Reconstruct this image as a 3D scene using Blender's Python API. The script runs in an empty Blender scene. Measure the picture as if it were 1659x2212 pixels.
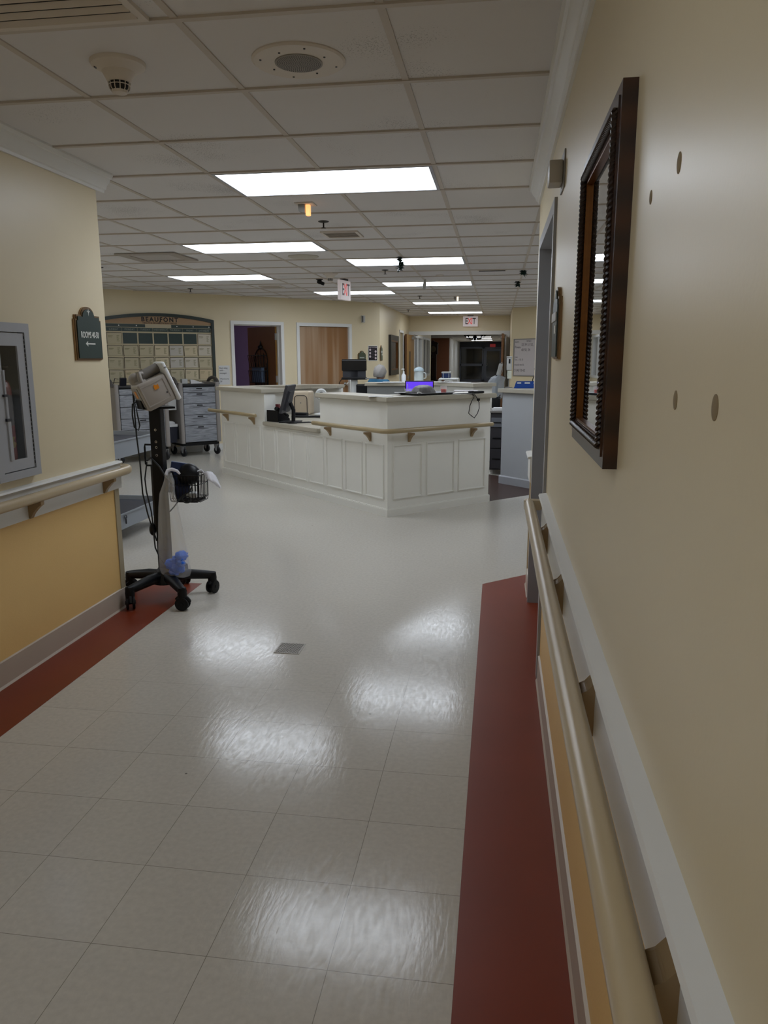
import bpy, bmesh, math, random
from mathutils import Vector, Matrix

random.seed(7)
SC = bpy.context.scene
COL = SC.collection
PI = math.pi
S2 = math.sqrt(2)

# ------------------------------------------------------------------ camera
FPX = 1645.45
YAW, PITCH, ROLL, CAMZ = 0.147, 0.1992, -0.0029, 1.4464
fw = Vector((-math.sin(YAW) * math.cos(PITCH), math.cos(YAW) * math.cos(PITCH), -math.sin(PITCH)))
r0 = Vector((math.cos(YAW), math.sin(YAW), 0))
u0 = r0.cross(fw)
rr = math.cos(ROLL) * r0 + math.sin(ROLL) * u0
uu = -math.sin(ROLL) * r0 + math.cos(ROLL) * u0
cam = bpy.data.cameras.new('camera')
cam.sensor_fit = 'HORIZONTAL'
cam.sensor_width = 36.0
cam.lens = 36.0 * FPX / 1659.0
cam.clip_start = 0.02
cam.clip_end = 200
camo = bpy.data.objects.new('camera', cam)
COL.objects.link(camo)
camo.matrix_world = Matrix(((rr.x, uu.x, -fw.x, 0), (rr.y, uu.y, -fw.y, 0), (rr.z, uu.z, -fw.z, CAMZ), (0, 0, 0, 1)))
SC.camera = camo

# ------------------------------------------------------------------ world, exposure, light strength
SC.view_settings.view_transform = 'Standard'
SC.view_settings.look = 'None'
SC.view_settings.gamma = 1.0
SC.view_settings.exposure = 0.0
SC.view_settings.use_curve_mapping = False
w = bpy.data.worlds.new('night')
SC.world = w
w.use_nodes = True
w.node_tree.nodes['Background'].inputs[0].default_value = (0.02, 0.022, 0.028, 1)
w.node_tree.nodes['Background'].inputs[1].default_value = 0.5
LIGHT = 9.0          # radiance of the fluorescent diffusers
LIGHT_COL = (0.86, 0.93, 1.03)

# ------------------------------------------------------------------ helpers
def lin(c):
    if isinstance(c, str):
        c = c.lstrip('#')
        c = [int(c[i:i + 2], 16) / 255 for i in (0, 2, 4)]
    return tuple((x / 12.92 if x <= 0.04045 else ((x + 0.055) / 1.055) ** 2.4) for x in c)

MATS = {}
def mat(name, col, rough=0.5, metal=0.0, spec=0.5, coat=0.0, noise=0.0, nscale=8.0, bump=0.0, bscale=40.0, emit=0.0, stretch=None):
    if name in MATS:
        return MATS[name]
    m = bpy.data.materials.new(name)
    m.use_nodes = True
    nt = m.node_tree
    b = nt.nodes['Principled BSDF']
    c = lin(col)
    b.inputs['Base Color'].default_value = (*c, 1)
    b.inputs['Roughness'].default_value = rough
    b.inputs['Metallic'].default_value = metal
    b.inputs['Specular IOR Level'].default_value = spec
    b.inputs['Coat Weight'].default_value = coat
    if emit:
        b.inputs['Emission Color'].default_value = (*c, 1)
        b.inputs['Emission Strength'].default_value = emit
    tc = nt.nodes.new('ShaderNodeTexCoord')
    mp = nt.nodes.new('ShaderNodeMapping')
    nt.links.new(tc.outputs['Object'], mp.inputs[0])
    if stretch:
        mp.inputs['Scale'].default_value = stretch
    nz = nt.nodes.new('ShaderNodeTexNoise')
    nz.inputs['Scale'].default_value = nscale
    nz.inputs['Detail'].default_value = 4
    nt.links.new(mp.outputs[0], nz.inputs[0])
    a = max(noise, 0.03)
    mx = nt.nodes.new('ShaderNodeMix')
    mx.data_type = 'RGBA'
    mx.inputs[6].default_value = (*[x * (1 - a) for x in c], 1)
    mx.inputs[7].default_value = (*[min(1, x * (1 + a)) for x in c], 1)
    nt.links.new(nz.outputs['Fac'], mx.inputs[0])
    nt.links.new(mx.outputs[2], b.inputs['Base Color'])
    if bump:
        n2 = nt.nodes.new('ShaderNodeTexNoise')
        n2.inputs['Scale'].default_value = bscale
        nt.links.new(mp.outputs[0], n2.inputs[0])
        bp = nt.nodes.new('ShaderNodeBump')
        bp.inputs['Strength'].default_value = bump
        bp.inputs['Distance'].default_value = 0.01
        nt.links.new(n2.outputs['Fac'], bp.inputs['Height'])
        nt.links.new(bp.outputs[0], b.inputs['Normal'])
    MATS[name] = m
    return m

def emat(name, col, s):
    if name in MATS:
        return MATS[name]
    m = bpy.data.materials.new(name)
    m.use_nodes = True
    b = m.node_tree.nodes['Principled BSDF']
    b.inputs['Base Color'].default_value = (*col, 1)
    b.inputs['Emission Color'].default_value = (*col, 1)
    b.inputs['Emission Strength'].default_value = s
    MATS[name] = m
    return m

class MB:
    def __init__(s, M=None):
        s.bm = bmesh.new()
        s.M = M or Matrix.Identity(4)
    def _add(s, vs, fs, mi=0, M=None):
        MM = s.M @ M if M else s.M
        bv = [s.bm.verts.new(MM @ Vector(v)) for v in vs]
        out = []
        for f in fs:
            try:
                q = s.bm.faces.new([bv[i] for i in f])
                q.material_index = mi
                out.append(q)
            except ValueError:
                pass
        return bv, out
    def box(s, x0, x1, y0, y1, z0, z1, mi=0, M=None, b=0.0, seg=2):
        if x0 > x1: x0, x1 = x1, x0
        if y0 > y1: y0, y1 = y1, y0
        if z0 > z1: z0, z1 = z1, z0
        vs = [(x, y, z) for z in (z0, z1) for y in (y0, y1) for x in (x0, x1)]
        fs = [(0, 2, 3, 1), (4, 5, 7, 6), (0, 1, 5, 4), (2, 6, 7, 3), (0, 4, 6, 2), (1, 3, 7, 5)]
        bv, ff = s._add(vs, fs, mi, M)
        if b:
            es = list({e for f in ff for e in f.edges})
            r = bmesh.ops.bevel(s.bm, geom=es, offset=b, segments=seg, affect='EDGES', profile=0.5)
            for f in r['faces']:
                f.material_index = mi
        return s
    def prism(s, pts, a0, a1, plane='xy', mi=0, M=None):
        def P(p, a):
            return {'xy': (p[0], p[1], a), 'xz': (p[0], a, p[1]), 'yz': (a, p[0], p[1])}[plane]
        n = len(pts)
        vs = [P(p, a0) for p in pts] + [P(p, a1) for p in pts]
        fs = [tuple(range(n)), tuple(range(2 * n - 1, n - 1, -1))] + [(i, i + n, (i + 1) % n + n, (i + 1) % n) for i in range(n)]
        s._add(vs, fs, mi, M)
        return s
    def ring(s, outer, inner, a0, a1, plane='xz', mi=0, M=None):
        # frame between two equal-length outlines
        def P(p, a):
            return {'xy': (p[0], p[1], a), 'xz': (p[0], a, p[1]), 'yz': (a, p[0], p[1])}[plane]
        n = len(outer)
        vs = [P(p, a0) for p in outer] + [P(p, a0) for p in inner] + [P(p, a1) for p in outer] + [P(p, a1) for p in inner]
        fs = []
        for i in range(n):
            j = (i + 1) % n
            fs += [(i, j, n + j, n + i), (2 * n + i, 3 * n + i, 3 * n + j, 2 * n + j),
                   (i, 2 * n + i, 2 * n + j, j), (n + i, n + j, 3 * n + j, 3 * n + i)]
        s._add(vs, fs, mi, M)
        return s
    def tube(s, pts, r, n=8, mi=0, closed=False, M=None, prof=None):
        pts = [Vector(p) for p in pts]
        rs = r if isinstance(r, (list, tuple)) else [r] * len(pts)
        N = len(pts)
        rings = []
        up = None
        for i, p in enumerate(pts):
            if closed:
                t = (pts[(i + 1) % N] - pts[i - 1])
            else:
                t = (pts[min(i + 1, N - 1)] - pts[max(i - 1, 0)])
            if t.length < 1e-9:
                t = Vector((0, 0, 1))
            t.normalize()
            if up is None:
                up = Vector((0, 0, 1)) if abs(t.z) < 0.9 else Vector((1, 0, 0))
            sd = t.cross(up)
            if sd.length < 1e-6:
                sd = t.cross(Vector((1, 0, 0)))
            sd.normalize()
            up2 = sd.cross(t).normalized()
            up = up2
            rg = []
            for k in range(n):
                if prof:
                    a, b = prof[k]
                    rg.append(tuple(p + sd * a + up2 * b))
                else:
                    an = 2 * PI * k / n
                    rg.append(tuple(p + (sd * math.cos(an) + up2 * math.sin(an)) * rs[i]))
            rings.append(rg)
        vs = [v for rg in rings for v in rg]
        fs = []
        m = N if closed else N - 1
        for i in range(m):
            j = (i + 1) % N
            for k in range(n):
                l = (k + 1) % n
                fs.append((i * n + k, i * n + l, j * n + l, j * n + k))
        if not closed:
            fs.append(tuple(range(n - 1, -1, -1)))
            fs.append(tuple((N - 1) * n + k for k in range(n)))
        s._add(vs, fs, mi, M)
        return s
    def lathe(s, prof, n=24, c=(0, 0, 0), mi=0, M=None, sx=1, sy=1):
        vs = []
        for (r, z) in prof:
            for k in range(n):
                a = 2 * PI * k / n
                vs.append((c[0] + r * math.cos(a) * sx, c[1] + r * math.sin(a) * sy, c[2] + z))
        fs = []
        for i in range(len(prof) - 1):
            for k in range(n):
                l = (k + 1) % n
                fs.append((i * n + k, i * n + l, (i + 1) * n + l, (i + 1) * n + k))
        fs.append(tuple(range(n - 1, -1, -1)))
        fs.append(tuple((len(prof) - 1) * n + k for k in range(n)))
        s._add(vs, fs, mi, M)
        return s
    def ball(s, c, r, n=16, m=10, sx=1, sy=1, sz=1, mi=0, M=None):
        prof = [(max(1e-4, r * math.sin(PI * i / m)), -r * sz * math.cos(PI * i / m)) for i in range(m + 1)]
        return s.lathe(prof, n, c, mi, M, sx, sy)
    def build(s, name, mats, parent=None, smooth=False, ang=40):
        bmesh.ops.recalc_face_normals(s.bm, faces=s.bm.faces)
        me = bpy.data.meshes.new(name)
        s.bm.to_mesh(me)
        s.bm.free()
        for mm in (mats if isinstance(mats, (list, tuple)) else [mats]):
            me.materials.append(mm)
        if smooth:
            me.polygons.foreach_set('use_smooth', [True] * len(me.polygons))
            me.set_sharp_from_angle(angle=math.radians(ang))
        o = bpy.data.objects.new(name, me)
        COL.objects.link(o)
        if parent is not None:
            o.parent = parent
        return o

def tag(o, label, cat, group=None):
    o['label'] = label
    o['category'] = cat
    if group:
        o['group'] = group
    return o

def thing(name, label, cat, loc=(0, 0, 0), rz=0.0, group=None):
    o = bpy.data.objects.new(name, None)
    o.empty_display_size = 0.1
    COL.objects.link(o)
    o.location = loc
    o.rotation_euler = (0, 0, rz)
    return tag(o, label, cat, group)

def struct(o):
    o['kind'] = 'structure'
    return o

def copy_tree(o, parent=None):
    c = o.copy()
    COL.objects.link(c)
    if parent is not None:
        c.parent = parent
    for ch in [x for x in list(o.children)]:
        copy_tree(ch, c)
    return c

def dup(o, loc, rz=0.0, label=None, group=None):
    c = copy_tree(o)
    c.location = loc
    c.rotation_euler = (0, 0, rz)
    if label: c['label'] = label
    if group: c['group'] = group
    return c

def text(name, s, size, mat_, parent, M, ext=0.0006, align='CENTER', sx=1.0, space=1.0, bold=0.0):
    cu = bpy.data.curves.new(name, 'FONT')
    cu.body = s
    cu.size = size
    cu.extrude = ext
    cu.offset = bold
    cu.align_x = align
    cu.align_y = 'CENTER'
    cu.space_character = space
    cu.resolution_u = 2
    tmp = bpy.data.objects.new('tmp', cu)
    COL.objects.link(tmp)
    dg = bpy.context.evaluated_depsgraph_get()
    me = bpy.data.meshes.new_from_object(tmp.evaluated_get(dg))
    bpy.data.objects.remove(tmp)
    bpy.data.curves.remove(cu)
    # font lies in xy; stand it up in xz facing -y
    me.transform(M @ Matrix.Rotation(PI / 2, 4, 'X') @ Matrix.Diagonal((sx, 1, 1, 1)))
    me.materials.clear()
    me.materials.append(mat_)
    o = bpy.data.objects.new(name, me)
    COL.objects.link(o)
    if parent is not None:
        o.parent = parent
    return o

T = lambda x, y, z: Matrix.Translation((x, y, z))
RX = lambda a: Matrix.Rotation(a, 4, 'X')
RY = lambda a: Matrix.Rotation(a, 4, 'Y')
RZ = lambda a: Matrix.Rotation(a, 4, 'Z')

# ------------------------------------------------------------------ materials
CREAM = mat('cream_wall_paint', '#dfd1b0', 0.38, bump=0.02, bscale=120, noise=0.03, nscale=3)
TAN = mat('tan_wall_paint', '#b99a70', 0.5, noise=0.03)
YEL = mat('yellow_lower_paint', '#ecc682', 0.45, bump=0.05, bscale=120, noise=0.05, nscale=3)
WHITE = mat('white_trim_paint', '#e2e2df', 0.35, noise=0.02)
CWHITE = mat('counter_white_paint', '#e8e7e0', 0.42, noise=0.03, nscale=4)
CTOP = mat('countertop_laminate', '#b3ad9e', 0.3, noise=0.05, nscale=60)
BASE = mat('vinyl_baseboard', '#beb1a2', 0.4, noise=0.05)
RAIL = mat('tan_handrail_vinyl', '#bdab8a', 0.28, noise=0.03)
BRK = mat('tan_bracket_vinyl', '#957c58', 0.35, noise=0.03)
TEE = mat('ceiling_tee_paint', '#c4bbb0', 0.5)
METALW = mat('grey_painted_metal', '#a9abb0', 0.35, spec=0.5)
BLACK = mat('black_plastic', '#07070a', 0.5, spec=0.3)
BLACKG = mat('black_gloss', '#08080c', 0.2)
DGREY = mat('dark_grey_plastic', '#2c2d32', 0.45)
GREY = mat('grey_plastic', '#8b8883', 0.45)
LGREY = mat('light_grey_plastic', '#b5b6b4', 0.4)
WPL = mat('white_plastic', '#d8dad8', 0.35)
CHROME = mat('chrome', '#c8c8c8', 0.2, metal=1.0)
RED = mat('red_plastic', '#8e1410', 0.4)
GREEN = mat('sign_green', '#1f332f', 0.4)
GOLD = mat('sign_tan_border', '#9c7a50', 0.45)
PAPER = mat('paper', '#cfcfce', 0.7)
NAVY = mat('navy_cloth', '#0c1636', 0.7, bump=0.4, bscale=60)
BLUE = mat('blue_plastic', '#0a3f8f', 0.4)
SIGNW = mat('sign_white', '#e4e4de', 0.5)
INK = mat('black_ink', '#101014', 0.6)
PURPLE = mat('purple_wall_paint', '#ab98cb', 0.5)

def floor_material():
    m = bpy.data.materials.new('vinyl_floor_tile')
    m.use_nodes = True
    nt = m.node_tree
    L = nt.links.new
    b = nt.nodes['Principled BSDF']
    tc = nt.nodes.new('ShaderNodeTexCoord')
    mp = nt.nodes.new('ShaderNodeMapping')
    mp.inputs['Location'].default_value = (1.2848, -2.4588, 0)
    L(tc.outputs['Object'], mp.inputs[0])
    br = nt.nodes.new('ShaderNodeTexBrick')
    br.offset = 0
    br.inputs['Scale'].default_value = 1.0
    br.inputs['Brick Width'].default_value = 0.3048
    br.inputs['Row Height'].default_value = 0.3048
    br.inputs['Mortar Size'].default_value = 0.0009
    br.inputs['Mortar Smooth'].default_value = 0.1
    br.inputs['Color1'].default_value = (*lin('#c4bfb5'), 1)
    br.inputs['Color2'].default_value = (*lin('#c1bcb2'), 1)
    br.inputs['Mortar'].default_value = (*lin('#857f74'), 1)
    L(mp.outputs[0], br.inputs[0])
    # seams are open only in the near, worn part of the corridor; elsewhere the wax has filled them
    sx = nt.nodes.new('ShaderNodeSeparateXYZ'); L(tc.outputs['Object'], sx.inputs[0])
    rs = nt.nodes.new('ShaderNodeMapRange'); rs.inputs[1].default_value = 2.6; rs.inputs[2].default_value = 3.5; rs.inputs[3].default_value = 0.0; rs.inputs[4].default_value = 0.93
    L(sx.outputs['Y'], rs.inputs[0])
    sm = nt.nodes.new('ShaderNodeMix'); sm.data_type = 'RGBA'
    L(rs.outputs[0], sm.inputs[0]); L(br.outputs['Color'], sm.inputs[6]); sm.inputs[7].default_value = (*lin('#c3beb4'), 1)
    # speckle and broad variation
    n1 = nt.nodes.new('ShaderNodeTexNoise'); n1.inputs['Scale'].default_value = 55; n1.inputs['Detail'].default_value = 5
    L(tc.outputs['Object'], n1.inputs[0])
    n2 = nt.nodes.new('ShaderNodeTexNoise'); n2.inputs['Scale'].default_value = 1.3; n2.inputs['Detail'].default_value = 3
    L(tc.outputs['Object'], n2.inputs[0])
    mx = nt.nodes.new('ShaderNodeMix'); mx.data_type = 'RGBA'; mx.blend_type = 'MULTIPLY'; mx.inputs[0].default_value = 1
    r1 = nt.nodes.new('ShaderNodeMapRange'); r1.inputs[1].default_value = 0.3; r1.inputs[2].default_value = 0.7; r1.inputs[3].default_value = 0.93; r1.inputs[4].default_value = 1.05
    L(n1.outputs['Fac'], r1.inputs[0])
    L(sm.outputs[2], mx.inputs[6]); L(r1.outputs[0], mx.inputs[7])
    # small dark scuffs
    vo = nt.nodes.new('ShaderNodeTexVoronoi'); vo.inputs['Scale'].default_value = 3.2
    L(tc.outputs['Object'], vo.inputs[0])
    rv = nt.nodes.new('ShaderNodeMapRange'); rv.inputs[1].default_value = 0.014; rv.inputs[2].default_value = 0.02; rv.inputs[3].default_value = 0.35; rv.inputs[4].default_value = 1.0
    L(vo.outputs['Distance'], rv.inputs[0])
    mx2 = nt.nodes.new('ShaderNodeMix'); mx2.data_type = 'RGBA'; mx2.blend_type = 'MULTIPLY'; mx2.inputs[0].default_value = 1
    L(mx.outputs[2], mx2.inputs[6]); L(rv.outputs[0], mx2.inputs[7])
    L(mx2.outputs[2], b.inputs['Base Color'])
    # waxed finish: streaky gloss
    mp2 = nt.nodes.new('ShaderNodeMapping'); mp2.inputs['Scale'].default_value = (26, 6, 1); mp2.inputs['Rotation'].default_value = (0, 0, 0.12)
    L(tc.outputs['Object'], mp2.inputs[0])
    n3 = nt.nodes.new('ShaderNodeTexNoise'); n3.inputs['Scale'].default_value = 3.0; n3.inputs['Detail'].default_value = 8
    L(mp2.outputs[0], n3.inputs[0])
    r3 = nt.nodes.new('ShaderNodeMapRange'); r3.inputs[1].default_value = 0.3; r3.inputs[2].default_value = 0.7; r3.inputs[3].default_value = 0.10; r3.inputs[4].default_value = 0.19
    L(n3.outputs['Fac'], r3.inputs[0]); L(r3.outputs[0], b.inputs['Roughness'])
    bp = nt.nodes.new('ShaderNodeBump'); bp.inputs['Strength'].default_value = 0.25; bp.inputs['Distance'].default_value = 0.002
    ad = nt.nodes.new('ShaderNodeMath'); ad.operation = 'ADD'
    L(n3.outputs['Fac'], ad.inputs[0]); ad.inputs[1].default_value = 0.0
    L(ad.outputs[0], bp.inputs['Height']); L(bp.outputs[0], b.inputs['Normal'])
    b.inputs['Specular IOR Level'].default_value = 0.29
    return m

def red_material():
    m = mat('oxblood_vinyl_tile', '#7a331c', 0.36, spec=0.28, noise=0.16, nscale=3)
    return m

def ceiling_material():
    m = bpy.data.materials.new('fissured_ceiling_tile')
    m.use_nodes = True
    nt = m.node_tree; L = nt.links.new
    b = nt.nodes['Principled BSDF']
    tc = nt.nodes.new('ShaderNodeTexCoord')
    n1 = nt.nodes.new('ShaderNodeTexNoise'); n1.inputs['Scale'].default_value = 170; n1.inputs['Detail'].default_value = 2
    L(tc.outputs['Object'], n1.inputs[0])
    n2 = nt.nodes.new('ShaderNodeTexNoise'); n2.inputs['Scale'].default_value = 2.2
    L(tc.outputs['Object'], n2.inputs[0])
    mu = nt.nodes.new('ShaderNodeMath'); mu.operation = 'MULTIPLY'
    L(n1.outputs['Fac'], mu.inputs[0]); L(n2.outputs['Fac'], mu.inputs[1])
    r = nt.nodes.new('ShaderNodeMapRange'); r.inputs[1].default_value = 0.385; r.inputs[2].default_value = 0.42; r.inputs[3].default_value = 1; r.inputs[4].default_value = 0.62
    L(mu.outputs[0], r.inputs[0])
    mx = nt.nodes.new('ShaderNodeMix'); mx.data_type = 'RGBA'; mx.blend_type = 'MULTIPLY'; mx.inputs[0].default_value = 1
    mx.inputs[6].default_value = (*lin('#dfdddd'), 1)
    L(r.outputs[0], mx.inputs[7]); L(mx.outputs[2], b.inputs['Base Color'])
    b.inputs['Roughness'].default_value = 0.9
    b.inputs['Specular IOR Level'].default_value = 0.1
    return m

def wood_material(name, c1, c2, scale=(1, 1, 1), wave=3.0, dist=6.0, rough=0.4, bands='X'):
    m = bpy.data.materials.new(name)
    m.use_nodes = True
    nt = m.node_tree; L = nt.links.new
    b = nt.nodes['Principled BSDF']
    tc = nt.nodes.new('ShaderNodeTexCoord'); mp = nt.nodes.new('ShaderNodeMapping'); mp.inputs['Scale'].default_value = scale
    L(tc.outputs['Object'], mp.inputs[0])
    wv = nt.nodes.new('ShaderNodeTexWave'); wv.bands_direction = bands
    wv.inputs['Scale'].default_value = wave; wv.inputs['Distortion'].default_value = dist; wv.inputs['Detail'].default_value = 3; wv.inputs['Detail Scale'].default_value = 1.2
    L(mp.outputs[0], wv.inputs[0])
    mx = nt.nodes.new('ShaderNodeMix'); mx.data_type = 'RGBA'
    mx.inputs[6].default_value = (*lin(c1), 1); mx.inputs[7].default_value = (*lin(c2), 1)
    L(wv.outputs['Fac'], mx.inputs[0]); L(mx.outputs[2], b.inputs['Base Color'])
    b.inputs['Roughness'].default_value = rough
    return m

def plastic_film(name, col=(0.9, 0.92, 0.95), trans=0.6):
    m = bpy.data.materials.new(name)
    m.use_nodes = True
    nt = m.node_tree; L = nt.links.new
    b = nt.nodes['Principled BSDF']
    b.inputs['Base Color'].default_value = (*col, 1)
    b.inputs['Roughness'].default_value = 0.25
    tc = nt.nodes.new('ShaderNodeTexCoord')
    n = nt.nodes.new('ShaderNodeTexNoise'); n.inputs['Scale'].default_value = 14; n.inputs['Detail'].default_value = 4
    L(tc.outputs['Object'], n.inputs[0])
    bp = nt.nodes.new('ShaderNodeBump'); bp.inputs['Strength'].default_value = 0.8; bp.inputs['Distance'].default_value = 0.01
    L(n.outputs['Fac'], bp.inputs['Height']); L(bp.outputs[0], b.inputs['Normal'])
    tr = nt.nodes.new('ShaderNodeBsdfTransparent')
    ms = nt.nodes.new('ShaderNodeMixShader'); ms.inputs[0].default_value = trans
    L(b.outputs[0], ms.inputs[1]); L(tr.outputs[0], ms.inputs[2])
    L(ms.outputs[0], nt.nodes['Material Output'].inputs[0])
    return m

def glass_pane(name, trans=0.85):
    # thin clear pane: reflects like glass, lets most light straight through
    m = bpy.data.materials.new(name)
    m.use_nodes = True
    nt = m.node_tree; L = nt.links.new
    nt.nodes.remove(nt.nodes['Principled BSDF'])
    g = nt.nodes.new('ShaderNodeBsdfGlossy'); g.inputs['Roughness'].default_value = 0.02
    t = nt.nodes.new('ShaderNodeBsdfTransparent')
    lw = nt.nodes.new('ShaderNodeLayerWeight'); lw.inputs['Blend'].default_value = 0.5
    pw = nt.nodes.new('ShaderNodeMath'); pw.operation = 'POWER'; pw.inputs[1].default_value = 4.0
    L(lw.outputs['Facing'], pw.inputs[0])
    fr = nt.nodes.new('ShaderNodeMath'); fr.operation = 'MULTIPLY_ADD'; fr.inputs[1].default_value = 0.55; fr.inputs[2].default_value = 0.03
    L(pw.outputs[0], fr.inputs[0])
    ms = nt.nodes.new('ShaderNodeMixShader')
    L(fr.outputs[0], ms.inputs[0]); L(t.outputs[0], ms.inputs[1]); L(g.outputs[0], ms.inputs[2])
    L(ms.outputs[0], nt.nodes['Material Output'].inputs[0])
    return m

FLOOR = floor_material()
REDF = red_material()
CEIL = ceiling_material()
def grain_material(name, c1, c2, scale, nsc, dist, lo, hi, rough):
    m = bpy.data.materials.new(name)
    m.use_nodes = True
    nt = m.node_tree; L = nt.links.new
    b = nt.nodes['Principled BSDF']
    tc = nt.nodes.new('ShaderNodeTexCoord'); mp = nt.nodes.new('ShaderNodeMapping'); mp.inputs['Scale'].default_value = scale
    L(tc.outputs['Object'], mp.inputs[0])
    n = nt.nodes.new('ShaderNodeTexNoise'); n.inputs['Scale'].default_value = nsc; n.inputs['Detail'].default_value = 3; n.inputs['Distortion'].default_value = dist
    L(mp.outputs[0], n.inputs[0])
    r = nt.nodes.new('ShaderNodeMapRange'); r.inputs[1].default_value = lo; r.inputs[2].default_value = hi
    L(n.outputs['Fac'], r.inputs[0])
    mx = nt.nodes.new('ShaderNodeMix'); mx.data_type = 'RGBA'
    mx.inputs[6].default_value = (*lin(c1), 1); mx.inputs[7].default_value = (*lin(c2), 1)
    L(r.outputs[0], mx.inputs[0]); L(mx.outputs[2], b.inputs['Base Color'])
    b.inputs['Roughness'].default_value = rough
    return m
GWOOD = grain_material('grey_woodgrain_laminate', '#6f7278', '#9a9da4', (1.5, 1.5, 12), 2.6, 1.8, 0.3, 0.7, 0.45)
DWOOD = grain_material('birch_door_veneer', '#926a44', '#b0957a', (1, 1, 0.04), 5.5, 0.3, 0.42, 0.58, 0.4)
OAK = wood_material('oak_door_veneer', '#a07838', '#8a642c', (1, 1, 0.2), 3, 2, 0.4, 'X')
BROWN = mat('brown_door_paint', '#684426', 0.4, noise=0.1)
FRAMEW = wood_material('dark_walnut_frame', '#2c1a10', '#43250f', (1, 6, 1), 4, 3, 0.3, 'Z')
GILT = mat('gilt_slip', '#6f4314', 0.35, metal=0.6, noise=0.25, nscale=60)
FILM = plastic_film('clear_plastic_film', (0.92, 0.93, 0.92), 0.77)
GLASS = glass_pane('glass_pane')
CORBEL = BRK
DIFF = emat('fluorescent_diffuser', LIGHT_COL, LIGHT)
DIFF_DIM = emat('dim_fill_diffuser', LIGHT_COL, LIGHT * 0.26)  # weaker emission for the fill panel added overhead

# ------------------------------------------------------------------ setting
CE = 2.4285
GX, GY, G = -0.3569, 2.9759, 0.6096
LW, RW = -2.165, 0.22
COR_END_L, COR_END_R = 4.08, 4.85

def quad(name, pts, z, m, flip=False):
    mb = MB()
    mb._add([(p[0], p[1], z) for p in pts], [tuple(range(len(pts)))])
    o = mb.build(name, m)
    return o

# one thick floor slab, one thick ceiling slab
fl = MB().box(-14, 9, -3.2, 50, -0.1, 0).build('floor', FLOOR); struct(fl)
cl = MB().box(-14, 9, -3.2, 50, CE, CE + 0.1).build('ceiling', CEIL); struct(cl)

def strip(n, pts, m=REDF, h=0.0012):
    o = MB().prism(pts, 0.0, h).build('trim_%d' % n, m)
    return struct(o)

strip(1, [(LW, -3), (-1.888, -3), (-1.888, 4.58), (LW, 4.58)])
strip(2, [(-0.066, -3), (RW, -3), (RW, 3.4), (RW + 0.13, 3.4), (RW + 0.13, 4.5), (RW, 4.5), (RW, 5.08), (-0.066, 4.82)])
strip(14, [(LW - 0.001, 4.08), (LW, 4.08), (LW, 4.58), (-2.6, 4.58), (-2.6, 4.08)])
strip(15, [(RW, 5.08), (RW, 4.85), (1.2, 4.85), (1.2, 5.9)])

# nurse station frame: A = front corner, u to the left-back, v to the right-back
AX, AY = -0.983, 6.863
MST = Matrix.Translation((AX, AY, 0)) @ RZ(math.radians(45))      # local x = v axis (1,1), local y = u axis (-1,1)
def UV(u, v, z=0.0):
    return MST @ Vector((v, u, z))
strip(3, [tuple(UV(0.03, 0.05)[:2]), tuple(UV(-0.6, 1.25)[:2]) if False else tuple(UV(0.0, 1.25)[:2]), tuple(UV(0.0, 2.6)[:2]), tuple(UV(3.4, 2.6)[:2]), tuple(UV(3.4, 0.05)[:2])], mat('dark_brown_shaded_floor', '#3d2820', 0.4, noise=0.1))  # dark brown floor, its colour deepened further for shadow inside the station

# ceiling tees
mb = MB()
for c in range(-18, 14):
    x = GX + G * c
    mb.box(x - 0.012, x + 0.012, -3.2, 49, CE - 0.0045, CE + 0.001)
for r in range(-10, 75):
    y = GY + G * r
    mb.box(-13, 8.5, y - 0.012, y + 0.012, CE - 0.008, CE + 0.001)
struct(mb.build('trim_4', TEE))

# tees are coloured slightly darker; tiles sit a little above the tee flange
# left corridor wall, with a hole for the extinguisher cabinet
CY0, CY1, CZ0, CZ1 = 3.03, 3.27, 0.95, 1.56
mb = MB()
X0 = LW - 0.25
for (ya, yb, za, zb) in ((-3.2, CY0, 0, CE), (CY1, COR_END_L, 0, CE), (CY0, CY1, 0, CZ0), (CY0, CY1, CZ1, CE)):
    if za == 0 and zb > 1.0:
        mb.box(X0, LW, ya, yb, 0, 0.78, 1); mb.box(X0, LW, ya, yb, 0.78, CE, 0)
    elif za == 0:
        mb.box(X0, LW, ya, yb, 0, 0.78, 1); mb.box(X0, LW, ya, yb, 0.78, zb, 0)
    else:
        mb.box(X0, LW, ya, yb, za, zb, 0)
mb.box(-13, X0, 3.83, COR_END_L, 0, 0.78, 1)
mb.box(-13, X0, 3.83, COR_END_L, 0.78, CE, 0)
struct(mb.build('wall_left', [CREAM, YEL]))

# right corridor wall with the doorway
DY0, DY1, DZ = 3.40, 4.47, 2.03
mb = MB()
X1 = RW + 0.16
for (ya, yb) in ((-3.2, DY0 - 0.01), (DY1 + 0.01, COR_END_R)):
    mb.box(RW, X1, ya, yb, 0, 0.78, 1); mb.box(RW, X1, ya, yb, 0.78, CE, 0)
mb.box(RW, X1, DY0 - 0.01, DY1 + 0.01, DZ + 0.01, CE, 0)
mb.box(X1, 8.5, COR_END_R - 0.2, COR_END_R, 0, CE, 0)
struct(mb.build('wall_right', [CREAM, YEL]))
# wall behind the camera end of the corridor
struct(MB().box(X0, X1, -3.4, -3.2, 0, CE).build('wall_rear', CREAM))

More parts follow.
